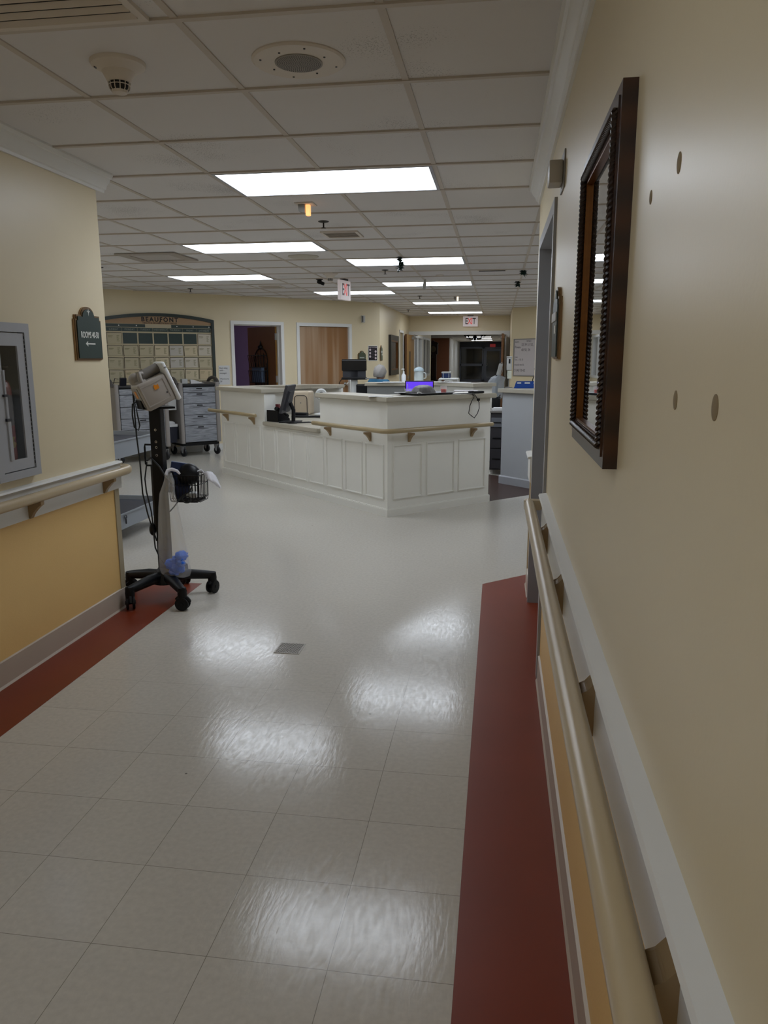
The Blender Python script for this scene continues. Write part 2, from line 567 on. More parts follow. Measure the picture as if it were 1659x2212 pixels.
# far side of the hub: diagonal walls, entry wall, hall beyond
CB = 16.2
S45 = Matrix.Translation((0, CB, 0)) @ RZ(math.radians(45))       # local x along the wall, -y into the room
D1a, D1b, D2a, D2b, DZ2 = -5.935, -5.085, -4.73, -3.72, 1.985
sL, sR = -13.0, -2.15 * S2
mb = MB(S45)
def w45(a, b, z0=0, z1=CE):
    mb.box(a, b, 0, 0.15, z0, z1)
w45(sL, D1a - 0.01); w45(D1b + 0.01, D2a - 0.01); w45(D2b + 0.01, sR + 0.0)
w45(D1a - 0.01, D1b + 0.01, DZ2 + 0.01); w45(D2a - 0.01, D2b + 0.01, DZ2 + 0.01)
struct(mb.build('wall_left_diagonal', CREAM))
yc = CB - 2.15
mb = MB()
mb.box(-2.30, -2.15, yc, 16.9, 0, CE); mb.box(-2.30, -2.15, 17.5, 18.7, 0, CE); mb.box(-2.30, -2.15, 16.9, 17.5, 2.0, CE)
struct(mb.build('wall_left_hall', CREAM))
mb = MB()
mb.box(-2.30, -2.08, 18.7, 18.86, 0, CE); mb.box(0.18, 0.40, 18.7, 18.86, 0, CE); mb.box(-2.08, 0.18, 18.7, 18.86, 2.0, CE)
struct(mb.build('wall_entry', CREAM))
struct(MB().box(0.25, 0.40, 16.0, 18.7, 0, CE).build('wall_right_hall', CREAM))
SWB = Matrix.Translation((0.25, 16.0, 0)) @ RZ(math.radians(-45))   # whiteboard wall: local x along, +y into wall
struct(MB(SWB).box(0, 11.5, 0, 0.15, 0, CE).build('wall_right_diagonal', TAN if False else CREAM))
struct(MB().box(8.5, 8.7, 4.6, 9, 0, CE).build('wall_far_right', CREAM))
struct(MB().box(-13.2, -13, 3.8, 9, 0, CE).build('wall_far_left', CREAM))
# hall beyond the double doors
mb = MB()
mb.box(-2.35, -2.2, 18.86, 20.3, 0, CE); mb.box(-2.35, -2.2, 25.0, 25.6, 0, CE)
mb.box(-2.35, -2.2, 20.3, 25.0, 0, 0.9); mb.box(-2.35, -2.2, 20.3, 25.0, 2.05, CE); mb.box(-2.35, -2.2, 22.55, 22.75, 0.9, 2.05)
struct(mb.build('wall_lobby_left', CREAM))
struct(MB().box(-6.5, -2.2, 25.45, 25.6, 0, CE).build('wall_lobby_near', CREAM))
BRW = mat('brown_lobby_paint', '#7d4c30', 0.5)
struct(MB().box(-6.5, -2.46, 39.0, 39.15, 0, CE).build('wall_lobby_far', BRW))
struct(MB().box(-6.65, -6.5, 25.45, 39.15, 0, CE).build('wall_lobby_side', BRW))
struct(MB().box(-2.60, -2.42, 39.15, 49, 0, CE).build('wall_vestibule_left', WHITE))
struct(MB().box(0.25, 0.4, 18.86, 49, 0, CE).build('wall_lobby_right', CREAM))
DARKW = mat('dark_vestibule_paint', '#34353c', 0.5)
struct(MB().box(-2.6, 0.4, 49, 49.2, 2.12, CE).build('wall_vestibule_end', DARKW))
# ------------------------------------------------------------------ crown mouldings, baseboards, chair-rail boards
def crown_pts(sx, x):
    # (x, z) outline of a stepped crown against a wall at x, sx = direction into the room
    p = [(0, -0.095), (0.012, -0.095), (0.014, -0.082), (0.024, -0.078), (0.03, -0.06), (0.047, -0.042), (0.052, -0.028), (0.062, -0.024), (0.070, -0.010), (0.070, 0.0), (0, 0.0)]
    return [(x + sx * a, CE + b) for a, b in p]
struct(MB().prism(crown_pts(1, LW), -3.2, COR_END_L + 0.07, 'xz').build('trim_5', WHITE, smooth=True, ang=25))
struct(MB().prism(crown_pts(-1, RW), -3.2, COR_END_R + 0.0, 'xz').build('trim_6', WHITE, smooth=True, ang=25))

def base(n, x, sx, y0, y1):
    mb = MB()
    mb.prism([(x, 0), (x + sx * 0.016, 0), (x + sx * 0.009, 0.012), (x + sx * 0.008, 0.118), (x, 0.122)], y0, y1, 'xz')
    return struct(mb.build('baseboard_' + n, BASE))
base('left', LW, 1, -3.2, COR_END_L + 0.01)
base('right', RW, -1, -3.2, 3.33)
base('right_end', RW, -1, 4.56, COR_END_R + 0.01)
struct(MB().box(-13, LW + 0.01, COR_END_L, COR_END_L + 0.01, 0, 0.12).build('baseboard_left_return', BASE))
struct(MB().box(RW + 0.001, 8.5, COR_END_R, COR_END_R + 0.01, 0, 0.12).build('baseboard_right_return', BASE))
struct(MB(S45).box(sL, D1a - 0.06, -0.012, 0.0, 0, 0.1).build('baseboard_diagonal', WHITE))

def chair_board(n, x, sx, y0, y1):
    mb = MB()
    mb.box(x, x + sx * 0.018, y0, y1, 0.716, 0.858)
    mb.prism([(x, 0.858), (x + sx * 0.030, 0.856), (x + sx * 0.034, 0.862), (x + sx * 0.030, 0.870), (x, 0.874)], y0, y1, 'xz')
    return struct(mb.build('trim_%d' % n, WHITE))
chair_board(7, LW, 1, -3.2, COR_END_L + 0.02)
chair_board(8, RW, -1, -3.2, 3.31)
chair_board(9, RW, -1, 4.57, COR_END_R + 0.02)
struct(MB().box(-4.5, LW + 0.0, COR_END_L, COR_END_L + 0.018, 0.716, 0.87).build('trim_10', WHITE))
# corner guards on the lower walls
struct(MB().box(LW - 0.001, LW + 0.006, COR_END_L - 0.045, COR_END_L + 0.004, 0.12, 0.716).build('trim_11', mat('corner_guard', '#ab9f84', 0.45)))
struct(MB().box(RW + 0.001, RW - 0.006, COR_END_R - 0.045, COR_END_R + 0.004, 0.12, 0.716).build('trim_12', mat('corner_guard', '#ab9f84', 0.45)))

# ------------------------------------------------------------------ handrails
RP = []
for k in range(16):
    a = 2 * PI * k / 16
    RP.append((0.0225 * math.copysign(abs(math.cos(a)) ** 0.8, math.cos(a)), 0.0235 * math.copysign(abs(math.sin(a)) ** 0.8, math.sin(a))))
def bracket_mb(M, t=0.028, low=False):
    # local: x away from the wall, z up; wall at x=0, rail at x ~0.075
    mb = MB(M)
    pts = [(0, 0.742), (0.012, 0.720), (0.026, 0.716), (0.040, 0.742), (0.055, 0.762), (0.072, 0.774), (0.086, 0.783), (0.086, 0.803), (0.075, 0.806), (0.055, 0.800), (0.032, 0.812), (0.016, 0.832), (0.010, 0.850), (0.0, 0.852)]
    if low:
        pts = [(0, 0.700), (0.006, 0.692), (0.018, 0.722), (0.034, 0.742), (0.050, 0.756), (0.072, 0.764), (0.072, 0.782), (0.0, 0.782)]
    mb.prism(pts, -t / 2, t / 2, 'xz')
    bmesh.ops.bevel(mb.bm, geom=[e for e in mb.bm.edges], offset=0.002, segments=1, affect='EDGES')
    return mb
zr = 0.822
hr = thing('handrail', 'tan handrail with curved end on the yellow and cream left wall', 'handrail', (LW, 0, 0))
pts = [(0.075, -3.1, zr), (0.075, 3.98, zr)]
for k in range(1, 9):
    a = PI / 2 * k / 8
    pts.append((0.075 - 0.11 * (1 - math.cos(a)), 3.98 + 0.06 + 0.13 * math.sin(a) - 0.0, zr))
pts += [(-0.3, 4.17, zr), (-1.2, 4.17, zr)]
MB().tube(pts, 0.03, 16, prof=RP).build('rail', RAIL, hr, smooth=True)
for y in (2.5, 3.21, 3.90):
    bracket_mb(T(0, y, 0)).build('bracket', BRK, hr)
bracket_mb(T(-0.5, 4.10, 0) @ RZ(PI / 2)).build('bracket', BRK, hr)

hr = thing('handrail', 'tan handrail on the right wall running past the framed mirror', 'handrail', (RW, 0, 0))
MR = RZ(PI)
MB().tube([(-0.072, -3.1, zr), (-0.072, 3.30, zr), (-0.0725, 3.318, zr)], 0.03, 16, prof=RP).build('rail', RAIL, hr, smooth=True)
MB().box(-0.0945, -0.018, 3.285, 3.335, zr - 0.022, zr + 0.022, b=0.008).build('end_return', RAIL, hr, smooth=True)
for y in (0.02, 0.735, 1.445, 2.175, 2.88):
    bracket_mb(T(-0.0, y, 0) @ RZ(PI), 0.05).build('bracket', BRK, hr)

# ------------------------------------------------------------------ door in the right wall
dn = MB()
# hollow metal frame: jambs, head, stops
dn.box(RW - 0.012, X1 + 0.012, DY0 - 0.055, DY0, 0, DZ + 0.055)
dn.box(RW - 0.012, X1 + 0.012, DY1, DY1 + 0.055, 0, DZ + 0.055)
dn.box(RW - 0.012, X1 + 0.012, DY0, DY1, DZ, DZ + 0.055)
dn.box(RW + 0.075, RW + 0.11, DY0, DY0 + 0.016, 0, DZ)
dn.box(RW + 0.075, RW + 0.11, DY1 - 0.016, DY1, 0, DZ)
dn.box(RW + 0.075, RW + 0.11, DY0, DY1, DZ - 0.016, DZ)
DFR = mat('grey_door_frame_paint', '#9fa0a2', 0.35)
d1 = struct(dn.build('door_1', DFR))
MB().box(RW + 0.111, RW + 0.15, DY0 + 0.003, DY1 - 0.003, 0.005, DZ - 0.003).build('door_leaf', mat('grey_door_paint', '#97989a', 0.4), d1)

# ------------------------------------------------------------------ fleur-de-lis wayfinding plaque
def plaque_outline(w, h, zt):
    # shouldered outline with an arched top; x in [-w/2, w/2], z from 0 to h (shoulder) and arch to zt
    pts = [(-w / 2, 0), (w / 2, 0), (w / 2, h - 0.022), (w / 2 - 0.012, h - 0.022), (w / 2 - 0.012, h), (w * 0.27, h)]
    for k in range(0, 11):
        a = PI * k / 10
        pts.append((w * 0.25 * math.cos(a), h + (zt - h) * math.sin(a)))
    pts += [(-w * 0.27, h), (-w / 2 + 0.012, h), (-w / 2 + 0.012, h - 0.022), (-w / 2, h - 0.022)]
    return pts
def scale_pts(p, s, c):
    return [(c[0] + (x - c[0]) * s[0], c[1] + (z - c[1]) * s[1]) for x, z in p]
def make_plaque(name, label, loc, rz, w, h, zt, lines=None, arrow=False, band=False, green=GREEN):
    t = thing(name, label, 'sign', loc, rz)
    o = plaque_outline(w, h, zt)
    MB().prism(o, -0.008, 0, 'xz').build('back_plate', GOLD, t)
    o2 = scale_pts(o, (0.985, 0.985), (0.0, h / 2))
    MB().prism([(x + 0.004, z + 0.002) for x, z in o2], -0.013, -0.0085, 'xz').build('border_plate', mat('bronze_border', '#6e5436', 0.35, metal=0.3), t)
    o3 = scale_pts(o, (0.90, 0.915), (0.0, h / 2 + 0.01))
    MB().prism([(x + 0.004, z) for x, z in o3], -0.018, -0.0135, 'xz').build('face_panel', green, t)
    f = MB()
    c = (0.004, h + (zt - h) * 0.35)
    k = w / 0.27
    f.prism([(c[0], c[1] - 0.020 * k), (c[0] + 0.004 * k, c[1]), (c[0] + 0.002 * k, c[1] + 0.012 * k), (c[0], c[1] + 0.022 * k), (c[0] - 0.002 * k, c[1] + 0.012 * k), (c[0] - 0.004 * k, c[1])], -0.019, -0.0181, 'xz')
    for sgn in (-1, 1):
        f.prism([(c[0], c[1] - 0.006 * k), (c[0] + sgn * 0.010 * k, c[1] + 0.005 * k), (c[0] + sgn * 0.017 * k, c[1] + 0.002 * k), (c[0] + sgn * 0.012 * k, c[1] + 0.010 * k), (c[0] + sgn * 0.005 * k, c[1] + 0.004 * k)], -0.019, -0.0181, 'xz')
    f.build('emblem', SIGNW, t)
    if lines:
        for s, z, sz in lines:
            text('lettering', s, sz, SIGNW, t, T(0.004, -0.0186, z), sx=0.64, bold=0.0006)
    if arrow:
        a = MB()
        z = h * 0.37
        a.box(-0.03, 0.052, -0.019, -0.0181, z - 0.0035, z + 0.0035)
        a.prism([(-0.046, z), (-0.022, z + 0.014), (-0.026, z), (-0.022, z - 0.014)], -0.019, -0.0181, 'xz')
        a.build('arrow', SIGNW, t)
    if band:
        a = MB()
        a.box(-w * 0.42, w * 0.42, -0.022, -0.0181, h * 0.62, h * 0.76)
        a.build('name_strip', LGREY, t)
        MB().box(0.02, w * 0.3, -0.020, -0.0181, h * 0.42, h * 0.55).build('label_patch', SIGNW, t)
    return t
# left wall: local +x runs towards +y, face looks to +x : local -y must be world +x
make_plaque('wayfinding_sign', 'dark green plaque with tan border reading ROOMS 40-50 and an arrow on the left wall', (LW, 3.87, 1.44), PI / 2, 0.262, 0.232, 0.276,
            lines=[('ROOMS 40-50', 0.130, 0.046)], arrow=True)
# right wall: local -y must be world -x  -> rz = -90deg
make_plaque('wayfinding_sign', 'dark green plaque seen nearly edge-on between the door frame and the framed mirror', (RW, 2.98, 1.44), -PI / 2, 0.24, 0.222, 0.262, band=True)

# ------------------------------------------------------------------ fire extinguisher cabinet
cb = thing('fire_extinguisher_cabinet', 'grey metal fire extinguisher cabinet with a narrow window set in the left wall', 'cabinet', (LW, 3.15, 0.95))
def rect(a, b, c, d):
    return [(a, c), (b, c), (b, d), (a, d)]
MB().ring(rect(-0.155, 0.155, -0.035, 0.655), rect(-0.118, 0.118, 0.0, 0.615), 0.0, 0.035, 'yz').build('frame', METALW, cb)
mb = MB()
mb.box(-0.21, -0.205, -0.119, 0.119, 0, 0.61); mb.box(-0.21, 0.0, -0.1195, -0.1165, 0, 0.61); mb.box(-0.21, 0.0, 0.1165, 0.1195, 0, 0.61)
mb.box(-0.21, 0.0, -0.118, 0.118, 0.0, 0.004); mb.box(-0.21, 0.0, -0.118, 0.118, 0.606, 0.61)
mb.build('inner_tub', mat('cabinet_interior', '#3b3d4b', 0.5), cb)
dr = MB().ring(rect(-0.114, 0.114, 0.004, 0.611), rect(-0.062, 0.062, 0.053, 0.555), 0.022, 0.03, 'yz').build('cabinet_door', METALW, cb)
MB().box(0.026, 0.0275, -0.062, 0.062, 0.053, 0.555).build('window_pane', GLASS, dr)
mb = MB()
for k in range(30):
    mb.box(0.0295, 0.033, 0.1145, 0.1175, 0.02 + k * 0.0195, 0.033 + k * 0.0195)
mb.build('piano_hinge', DGREY, dr)
mb = MB()
mb.box(0.028, 0.036, -0.062, -0.052, 0.345, 0.45, b=0.001)
mb.box(0.028, 0.036, -0.062, -0.048, 0.24, 0.335, b=0.001)
mb.box(0.028, 0.036, -0.062, -0.040, 0.053, 0.228, b=0.001)
mb.build('latch_strip', METALW, dr)
MB().box(0.028, 0.040, -0.075, -0.047, 0.335, 0.345).build('pull_tab', DGREY, dr)
MB().box(0.028, 0.040, -0.07, -0.037, 0.228, 0.24).build('pull_tab', DGREY, dr)
fe = thing('fire_extinguisher', 'red fire extinguisher with a paper label behind the cabinet window', 'fire extinguisher', (LW - 0.050, 3.150, 0.955))
MB().lathe([(0.058, 0), (0.062, 0.01), (0.062, 0.36), (0.055, 0.39), (0.03, 0.41), (0.018, 0.415), (0.018, 0.44)], 28).build('tank', mat('extinguisher_red', '#5e120b', 0.4), fe, smooth=True)
mb = MB(); mb.lathe([(0.0632, 0.20), (0.0632, 0.335)], 28); mb.build('label_band', mat('extinguisher_label', '#4c4848', 0.6, noise=0.3, nscale=60), fe, smooth=True)
mb = MB(); mb.box(-0.02, 0.02, -0.015, 0.075, 0.455, 0.463); mb.box(-0.02, 0.02, -0.01, 0.065, 0.472, 0.480, M=RX(0.15)); mb.lathe([(0.02, 0.435), (0.02, 0.47)], 16)
mb.build('valve_handle', CHROME, fe, smooth=True)
MB().tube([(0, 0.02, 0.45), (0.0, 0.07, 0.44), (-0.02, 0.075, 0.36), (-0.03, 0.07, 0.2), (-0.03, 0.07, 0.1)], 0.007, 8).build('hose', BLACK, fe, smooth=True)
mb = MB(); mb.prism([(0.0, 0.10), (0.03, 0.10), (0.04, 0.12), (0.028, 0.13), (0.035, 0.15), (0.0, 0.155)], 0.063, 0.0642, 'yz', M=RZ(-0.55)); mb.build('sticker', mat('cream_sticker', '#8f8156', 0.6), fe)

# ------------------------------------------------------------------ framed picture on the right wall
pf = thing('framed_mirror', 'large dark wood framed mirror with rope moulding on the right wall', 'mirror', (RW, 1.74, 1.245))
yy0, yy1, zz1 = -0.305, 0.295, 0.66
MB().ring(rect(yy0, yy1, 0, zz1), rect(yy0 + 0.05, yy1 - 0.05, 0.05, zz1 - 0.05), -0.026, 0.0, 'yz').build('outer_frame', FRAMEW, pf)
MB().ring(rect(yy0 + 0.02, yy1 - 0.02, 0.02, zz1 - 0.02), rect(yy0 + 0.045, yy1 - 0.045, 0.045, zz1 - 0.045), -0.029, -0.025, 'yz').build('cove_step', FRAMEW, pf)
# twisted rope moulding
rp = MB()
def rope(p0, p1, r=0.0068, twists=42):
    p0, p1 = Vector(p0), Vector(p1)
    L = (p1 - p0).length
    d = (p1 - p0).normalized()
    a = Vector((1, 0, 0)); b = d.cross(a)
    tw = int(L / 0.0100)
    for ph in (0, PI):
        pts = []
        n = tw * 7
        for i in range(n + 1):
            an = ph + 2 * PI * tw * i / n * 0.5
            c = p0 + d * (L * i / n)
            pts.append(c + (a * math.cos(an) + b * math.sin(an)) * r * 0.55)
        rp.tube(pts, r * 0.72, 6)
xr = -0.030
ra, rb, rc, rd = yy0 + 0.036, yy1 - 0.052, 0.040, zz1 - 0.042
rope((xr, ra, rc), (xr, ra, rd)); rope((xr, rb, rc), (xr, rb, rd)); rope((xr, ra, rc), (xr, rb, rc)); rope((xr, ra, rd), (xr, rb, rd))
rp.build('rope_moulding', mat('dark_rope_wood', '#2a1b12', 0.3), pf, smooth=True)
MB().ring(rect(ra + 0.006, rb - 0.006, rc + 0.006, rd - 0.006), rect(ra + 0.015, rb - 0.015, rc + 0.015, rd - 0.015), -0.024, -0.012, 'yz').build('gilt_slip', GILT, pf)
MB().box(-0.016, -0.0135, ra + 0.012, rb - 0.012, rc + 0.012, rd - 0.012).build('mirror_glass', mat('silvered_glass', '#d8dcde', 0.015, metal=1.0), pf)
MB().box(-0.0134, -0.001, yy0 + 0.04, yy1 - 0.04, 0.04, zz1 - 0.04).build('backing_board', BROWN, pf)

# ------------------------------------------------------------------ wall plugs, alarm strobe
pl_grp = None
PLUG = mat('filler_putty', '#8f7d5e', 0.8, noise=0.2, nscale=90)
for (y, z, r, lb) in ((1.077, 1.688, 0.0115, 'upper right filled screw hole in the wall beside the framed mirror'),
                      (1.26, 1.682, 0.009, 'upper left filled screw hole, smallest, nearest the mirror frame'),
                      (1.003, 1.394, 0.0105, 'lower left filled screw hole in the wall beside the framed mirror'),
                      (0.824, 1.396, 0.012, 'lower right filled screw hole, largest of the four on the right wall')):
    o = MB(T(RW, y, z) @ RY(-PI / 2)).lathe([(r, 0.0), (r, 0.0006), (r * 0.8, 0.0012)], 20, sx=1.15).build('screw_hole_filler', PLUG, smooth=True)
    tag(o, lb, 'wall filler')
al = thing('fire_alarm_strobe', 'beige fire alarm box on the right wall high above the door', 'alarm', (RW, 3.06, 2.05))
MB().box(-0.006, 0, -0.075, 0.075, 0, 0.13, b=0.002).build('mounting_plate', GREY, al)
MB().box(-0.056, -0.006, -0.05, 0.05, 0.02, 0.10, b=0.006).build('housing', mat('beige_alarm', '#b3aca0', 0.4), al, smooth=True)

# ------------------------------------------------------------------ floor drain
fd = thing('floor_drain', 'small square perforated metal floor drain in the pale tiles', 'floor drain', (-1.012, 3.552, 0.0))
STEEL = mat('worn_steel', '#9a948a', 0.4, metal=0.3)
MB().ring(rect(-0.066, 0.066, -0.070, 0.070), rect(-0.060, 0.060, -0.064, 0.064), 0.0, 0.0025, 'xy').build('rim', STEEL, fd)
mb = MB()
mb.box(-0.061, 0.061, -0.065, 0.065, 0.0002, 0.0014)
mb.build('sump', INK, fd)
mb = MB()
n = 9
for k in range(-n, n + 1):
    c = k * 0.018
    for sgn in (1, -1):
        pa = []
        for t in range(-60, 61):
            x = t / 1000.0
            y = c + sgn * x * 1.0
            if abs(y) <= 0.064:
                pa.append((x, y))
        if len(pa) > 2:
            a, b = pa[0], pa[-1]
            d = Vector((b[0] - a[0], b[1] - a[1])); d.normalize(); nn = Vector((-d.y, d.x)) * 0.0026
            mb.prism([(a[0] - nn.x, a[1] - nn.y), (b[0] - nn.x, b[1] - nn.y), (b[0] + nn.x, b[1] + nn.y), (a[0] + nn.x, a[1] + nn.y)], 0.0014, 0.0026, 'xy')
mb.build('grate', STEEL, fd)

# ------------------------------------------------------------------ ceiling fixtures
def troffer(c0, r0_, label, group='fluorescent ceiling troffers'):
    x0, y0 = GX + G * c0, GY + G * r0_
    t = thing('ceiling_light', label, 'light', (x0 + G, y0 + G / 2, CE), 0, group)
    a, b = G - 0.012, G / 2 - 0.012
    f = MB()
    f.ring(rect(-a, a, -b, b), rect(-a + 0.018, a - 0.018, -b + 0.018, b - 0.018), -0.009, -0.0005, 'xy')
    f.build('frame', METALW, t)
    MB().box(-a + 0.018, a - 0.018, -b + 0.018, b - 0.018, -0.006, -0.003).build('diffuser', DIFF, t)
    return t
troffer(-2, 2, 'nearest bright ceiling light panel, over the floor before the nurse counter')
troffer(-4, 6, 'bright ceiling light panel on the left, second from the camera')
troffer(-2, 8, 'bright ceiling light panel with a green garland hanging in front of it')
troffer(-6, 10, 'bright ceiling light panel farthest left, above the calendar board')
troffer(-2, 12, 'bright ceiling light panel behind the garland panel, left of the black slot vent')
troffer(-4, 14, 'bright ceiling light panel directly behind the hanging exit sign')
troffer(-2, 18, 'thin bright ceiling light panel second nearest the wall exit sign')
troffer(-2, 23, 'bright ceiling light panel just in front of the wall exit sign')
troffer(-2, 29, 'ceiling light panel just beyond the double doors', None)
troffer(-2, 38, 'ceiling light panel over the middle of the lobby', None)
troffer(-2, 56, 'nearest light panel seen through the double doors behind the chandelier')
troffer(-2, 62, 'middle light panel seen through the double doors')
troffer(-2, 68, 'farthest light panel seen through the double doors')
troffer(2, 7, 'ceiling light panel over the right arm of the hub', None)
troffer(2, 12, 'ceiling light panel over the right rear of the hub', None)
troffer(7, 6, 'ceiling light panel at the far right of the hub', None)
troffer(-11, 6, 'ceiling light panel at the far left of the hub', None)
troffer(-9, 2, 'ceiling light panel in the passage behind the left wall', None)
troffer(-2, -8, 'unseen ceiling panel added behind the camera as corridor fill light', None)  # out-of-view panel added to lift the near corridor
t = troffer(-2, -4, 'unseen dim ceiling panel added just overhead as corridor fill light', None)  # another out-of-view panel, dimmed, added for ambient fill
[c for c in t.children if c.name.startswith('diffuser')][0].data.materials[0] = DIFF_DIM

CEW = mat('ceiling_device_white', '#d6cec4', 0.5)
def smoke(loc, label, s=1.0, group=None):
    t = thing('smoke_detector', label, 'smoke detector', loc, 0, group)
    MB().lathe([(0.092 * s, 0), (0.092 * s, -0.004), (0.088 * s, -0.012), (0.055 * s, -0.030), (0.040 * s, -0.058), (0.036 * s, -0.062)], 32).build('base', CEW, t, smooth=True, ang=30)
    m = MB()
    m.lathe([(0.0335 * s, -0.061), (0.030 * s, -0.082), (0.025 * s, -0.09)], 24)
    m.build('sensor_chamber', INK, t, smooth=True)
    m = MB()
    for k in range(12):
        a = 2 * PI * k / 12
        m.tube([(0.036 * s * math.cos(a), 0.036 * s * math.sin(a), -0.060), (0.0325 * s * math.cos(a), 0.0325 * s * math.sin(a), -0.082), (0.024 * s * math.cos(a), 0.024 * s * math.sin(a), -0.092)], 0.0018, 5)
    m.tube([(0.035 * s * math.cos(2 * PI * k / 24), 0.035 * s * math.sin(2 * PI * k / 24), -0.071) for k in range(24)], 0.0016, 5, closed=True)
    m.lathe([(0.028 * s, -0.084), (0.024 * s, -0.095), (0.006 * s, -0.098)], 24)
    m.build('grille', CEW, t, smooth=True)
    MB().box(-0.07 * s, -0.058 * s, -0.035 * s, -0.02 * s, -0.022, -0.012).build('indicator', DGREY, t)
    return t
smoke((-1.30, 2.665, CE), 'large conical white smoke detector on the nearest ceiling tiles')
smoke((-1.985, 9.14, CE), 'small white smoke detector on the ceiling left of the hanging exit sign', 1.0)

sp = thing('ceiling_speaker', 'round white ceiling speaker with a perforated grille over the corridor', 'speaker', (-0.69, 2.735, CE))
MB().lathe([(0.157, 0), (0.157, -0.004), (0.150, -0.009), (0.12, -0.011), (0.078, -0.009)], 48).build('trim_ring', CEW, sp, smooth=True, ang=30)
MB().lathe([(0.080, -0.0085), (0.080, -0.0115), (0.078, -0.0125)], 40).build('grille_disc', mat('grille_paint', '#8f8a82', 0.5), sp, smooth=True, ang=30)
m = MB()
for ring in range(1, 13):
    rad = ring * 0.0060
    nn = max(6, int(2 * PI * rad / 0.0072))
    for k in range(nn):
        a = 2 * PI * k / nn + ring * 0.3
        m.lathe([(0.0017, -0.0124), (0.0017, -0.0129)], 6, (rad * math.cos(a), rad * math.sin(a), 0))
g = m.build('perforations', INK, sp)
g['kind'] = 'stuff'
for k in range(8):
    a = 2 * PI * (k + 0.5) / 8
    MB().lathe([(0.004, -0.010), (0.0035, -0.0125)], 10, ((0.105 if k % 2 else 0.128) * math.cos(a), (0.105 if k % 2 else 0.128) * math.sin(a), 0)).build('screw', DGREY, sp)

def strobe(loc, label, lit):
    t = thing('strobe_light', label, 'strobe', loc)
    MB().box(-0.062, 0.062, -0.062, 0.062, -0.008, 0, b=0.003).build('plate', CEW, t)
    MB().prism([(-0.04, -0.05), (0.0, -0.06), (0.0, -0.008), (-0.045, -0.008)], -0.03, 0.03, 'xz').build('housing', GREY, t)
    MB().box(0.002, 0.030, -0.018, 0.018, -0.075, -0.008, b=0.004).build('lens', lit, t)
    return t
strobe((-1.262, 5.10, CE), 'ceiling strobe with a glowing amber lens behind the nearest light panel', emat('amber_lens', (1.0, 0.45, 0.16), 1.3))
strobe((-0.70, 12.85, CE), 'small white ceiling strobe between the far light panels', emat('white_lens', (1.0, 0.86, 0.7), 1.2))

SPK = mat('bronze_sprinkler', '#2a251e', 0.4, metal=0.6)
def sprinkler_(loc, label):
    t = thing('fire_sprinkler', label, 'sprinkler', loc)
    MB().lathe([(0.040, 0), (0.038, -0.005), (0.020, -0.010), (0.008, -0.011)], 20).build('escutcheon', SPK, t, smooth=True)
    MB().lathe([(0.0055, -0.008), (0.0055, -0.045)], 10).build('body', SPK, t, smooth=True)
    MB().lathe([(0.017, -0.045), (0.018, -0.048), (0.004, -0.049)], 14).build('deflector', SPK, t, smooth=True)
for l, lb in (((-1.292, 5.749, CE), 'dark ceiling sprinkler head just behind the amber strobe'),
              ((-1.30, 8.92, CE), 'dark ceiling sprinkler head beneath the garland light panel'),
              ((-4.37, 10.74, CE), 'dark ceiling sprinkler head above the calendar board'),
              ((-1.28, 12.64, CE), 'dark ceiling sprinkler head left of the small white strobe'),
              ((-1.874, 16.17, CE), 'dark ceiling sprinkler head nearest the double doors'),
              ((-4.33, 8.127, CE), 'dark ceiling sprinkler head beside the left wall corner')):
    sprinkler_(l, lb)

def vent(loc, label, w=0.30, d=0.30, rz=0, flip=False):
    t = thing('ceiling_vent', label, 'vent', loc, rz)
    MB().ring(rect(-w / 2, w / 2, -d / 2, d / 2), rect(-w / 2 + 0.025, w / 2 - 0.025, -d / 2 + 0.025, d / 2 - 0.025), -0.012, 0, 'xy').build('frame', CEW, t)
    MB().box(-w / 2 + 0.02, w / 2 - 0.02, -d / 2 + 0.02, d / 2 - 0.02, -0.003, -0.001).build('backing', INK, t)
    n = max(2, int(d / 0.05))
    for k in range(n):
        y = -d / 2 + 0.035 + k * (d - 0.06) / n
        MB().prism([(y + 0.012, -0.004), (y - 0.004, -0.016), (y - 0.006, -0.014), (y + 0.009, -0.002)], -w / 2 + 0.022, w / 2 - 0.022, 'yz', M=(Matrix.Diagonal((1, -1, 1, 1)) if flip else None)).build('louver', CEW, t)
    return t
vent((-1.27, 6.33, CE), 'square louvered air vent behind the nearest sprinkler head')
vent((-3.14, 10.66, CE), 'square louvered air vent left of the hanging exit sign')
t = vent((-1.33, 2.05, CE), 'large return air grille at the top left edge above the smoke detector', 0.58, 0.60, 0, True)
t = thing('slot_diffuser', 'narrow black slot vent in the ceiling near the garlands', 'vent', (-0.10, 9.17, CE))
MB().box(-0.15, 0.15, -0.02, 0.02, -0.010, 0).build('slot', BLACK, t)
MB().ring(rect(-0.165, 0.165, -0.03, 0.03), rect(-0.15, 0.15, -0.02, 0.02), -0.005, 0, 'xy').build('flange', CEW, t)
t = thing('ceiling_access_panel', 'flat framed access panel in the ceiling at the left', 'panel', (-3.33, 7.40, CE))
MB().ring(rect(-0.30, 0.30, -0.30, 0.30), rect(-0.20, 0.20, -0.20, 0.20), -0.014, -0.004, 'xy').build('frame', mat('panel_frame_paint', '#a59c92', 0.5), t)
MB().box(-0.2, 0.2, -0.2, 0.2, -0.009, -0.003).build('panel', mat('panel_centre_paint', '#bdb7b2', 0.5), t)
t = thing('ceiling_disc', 'flat round white speaker cover behind the second light panel', 'speaker', (-1.92, 7.62, CE))
MB().lathe([(0.15, 0), (0.15, -0.006), (0.13, -0.014), (0.02, -0.016)], 36).build('cover', mat('pale_disc', '#b9b5a8', 0.5), t, smooth=True)
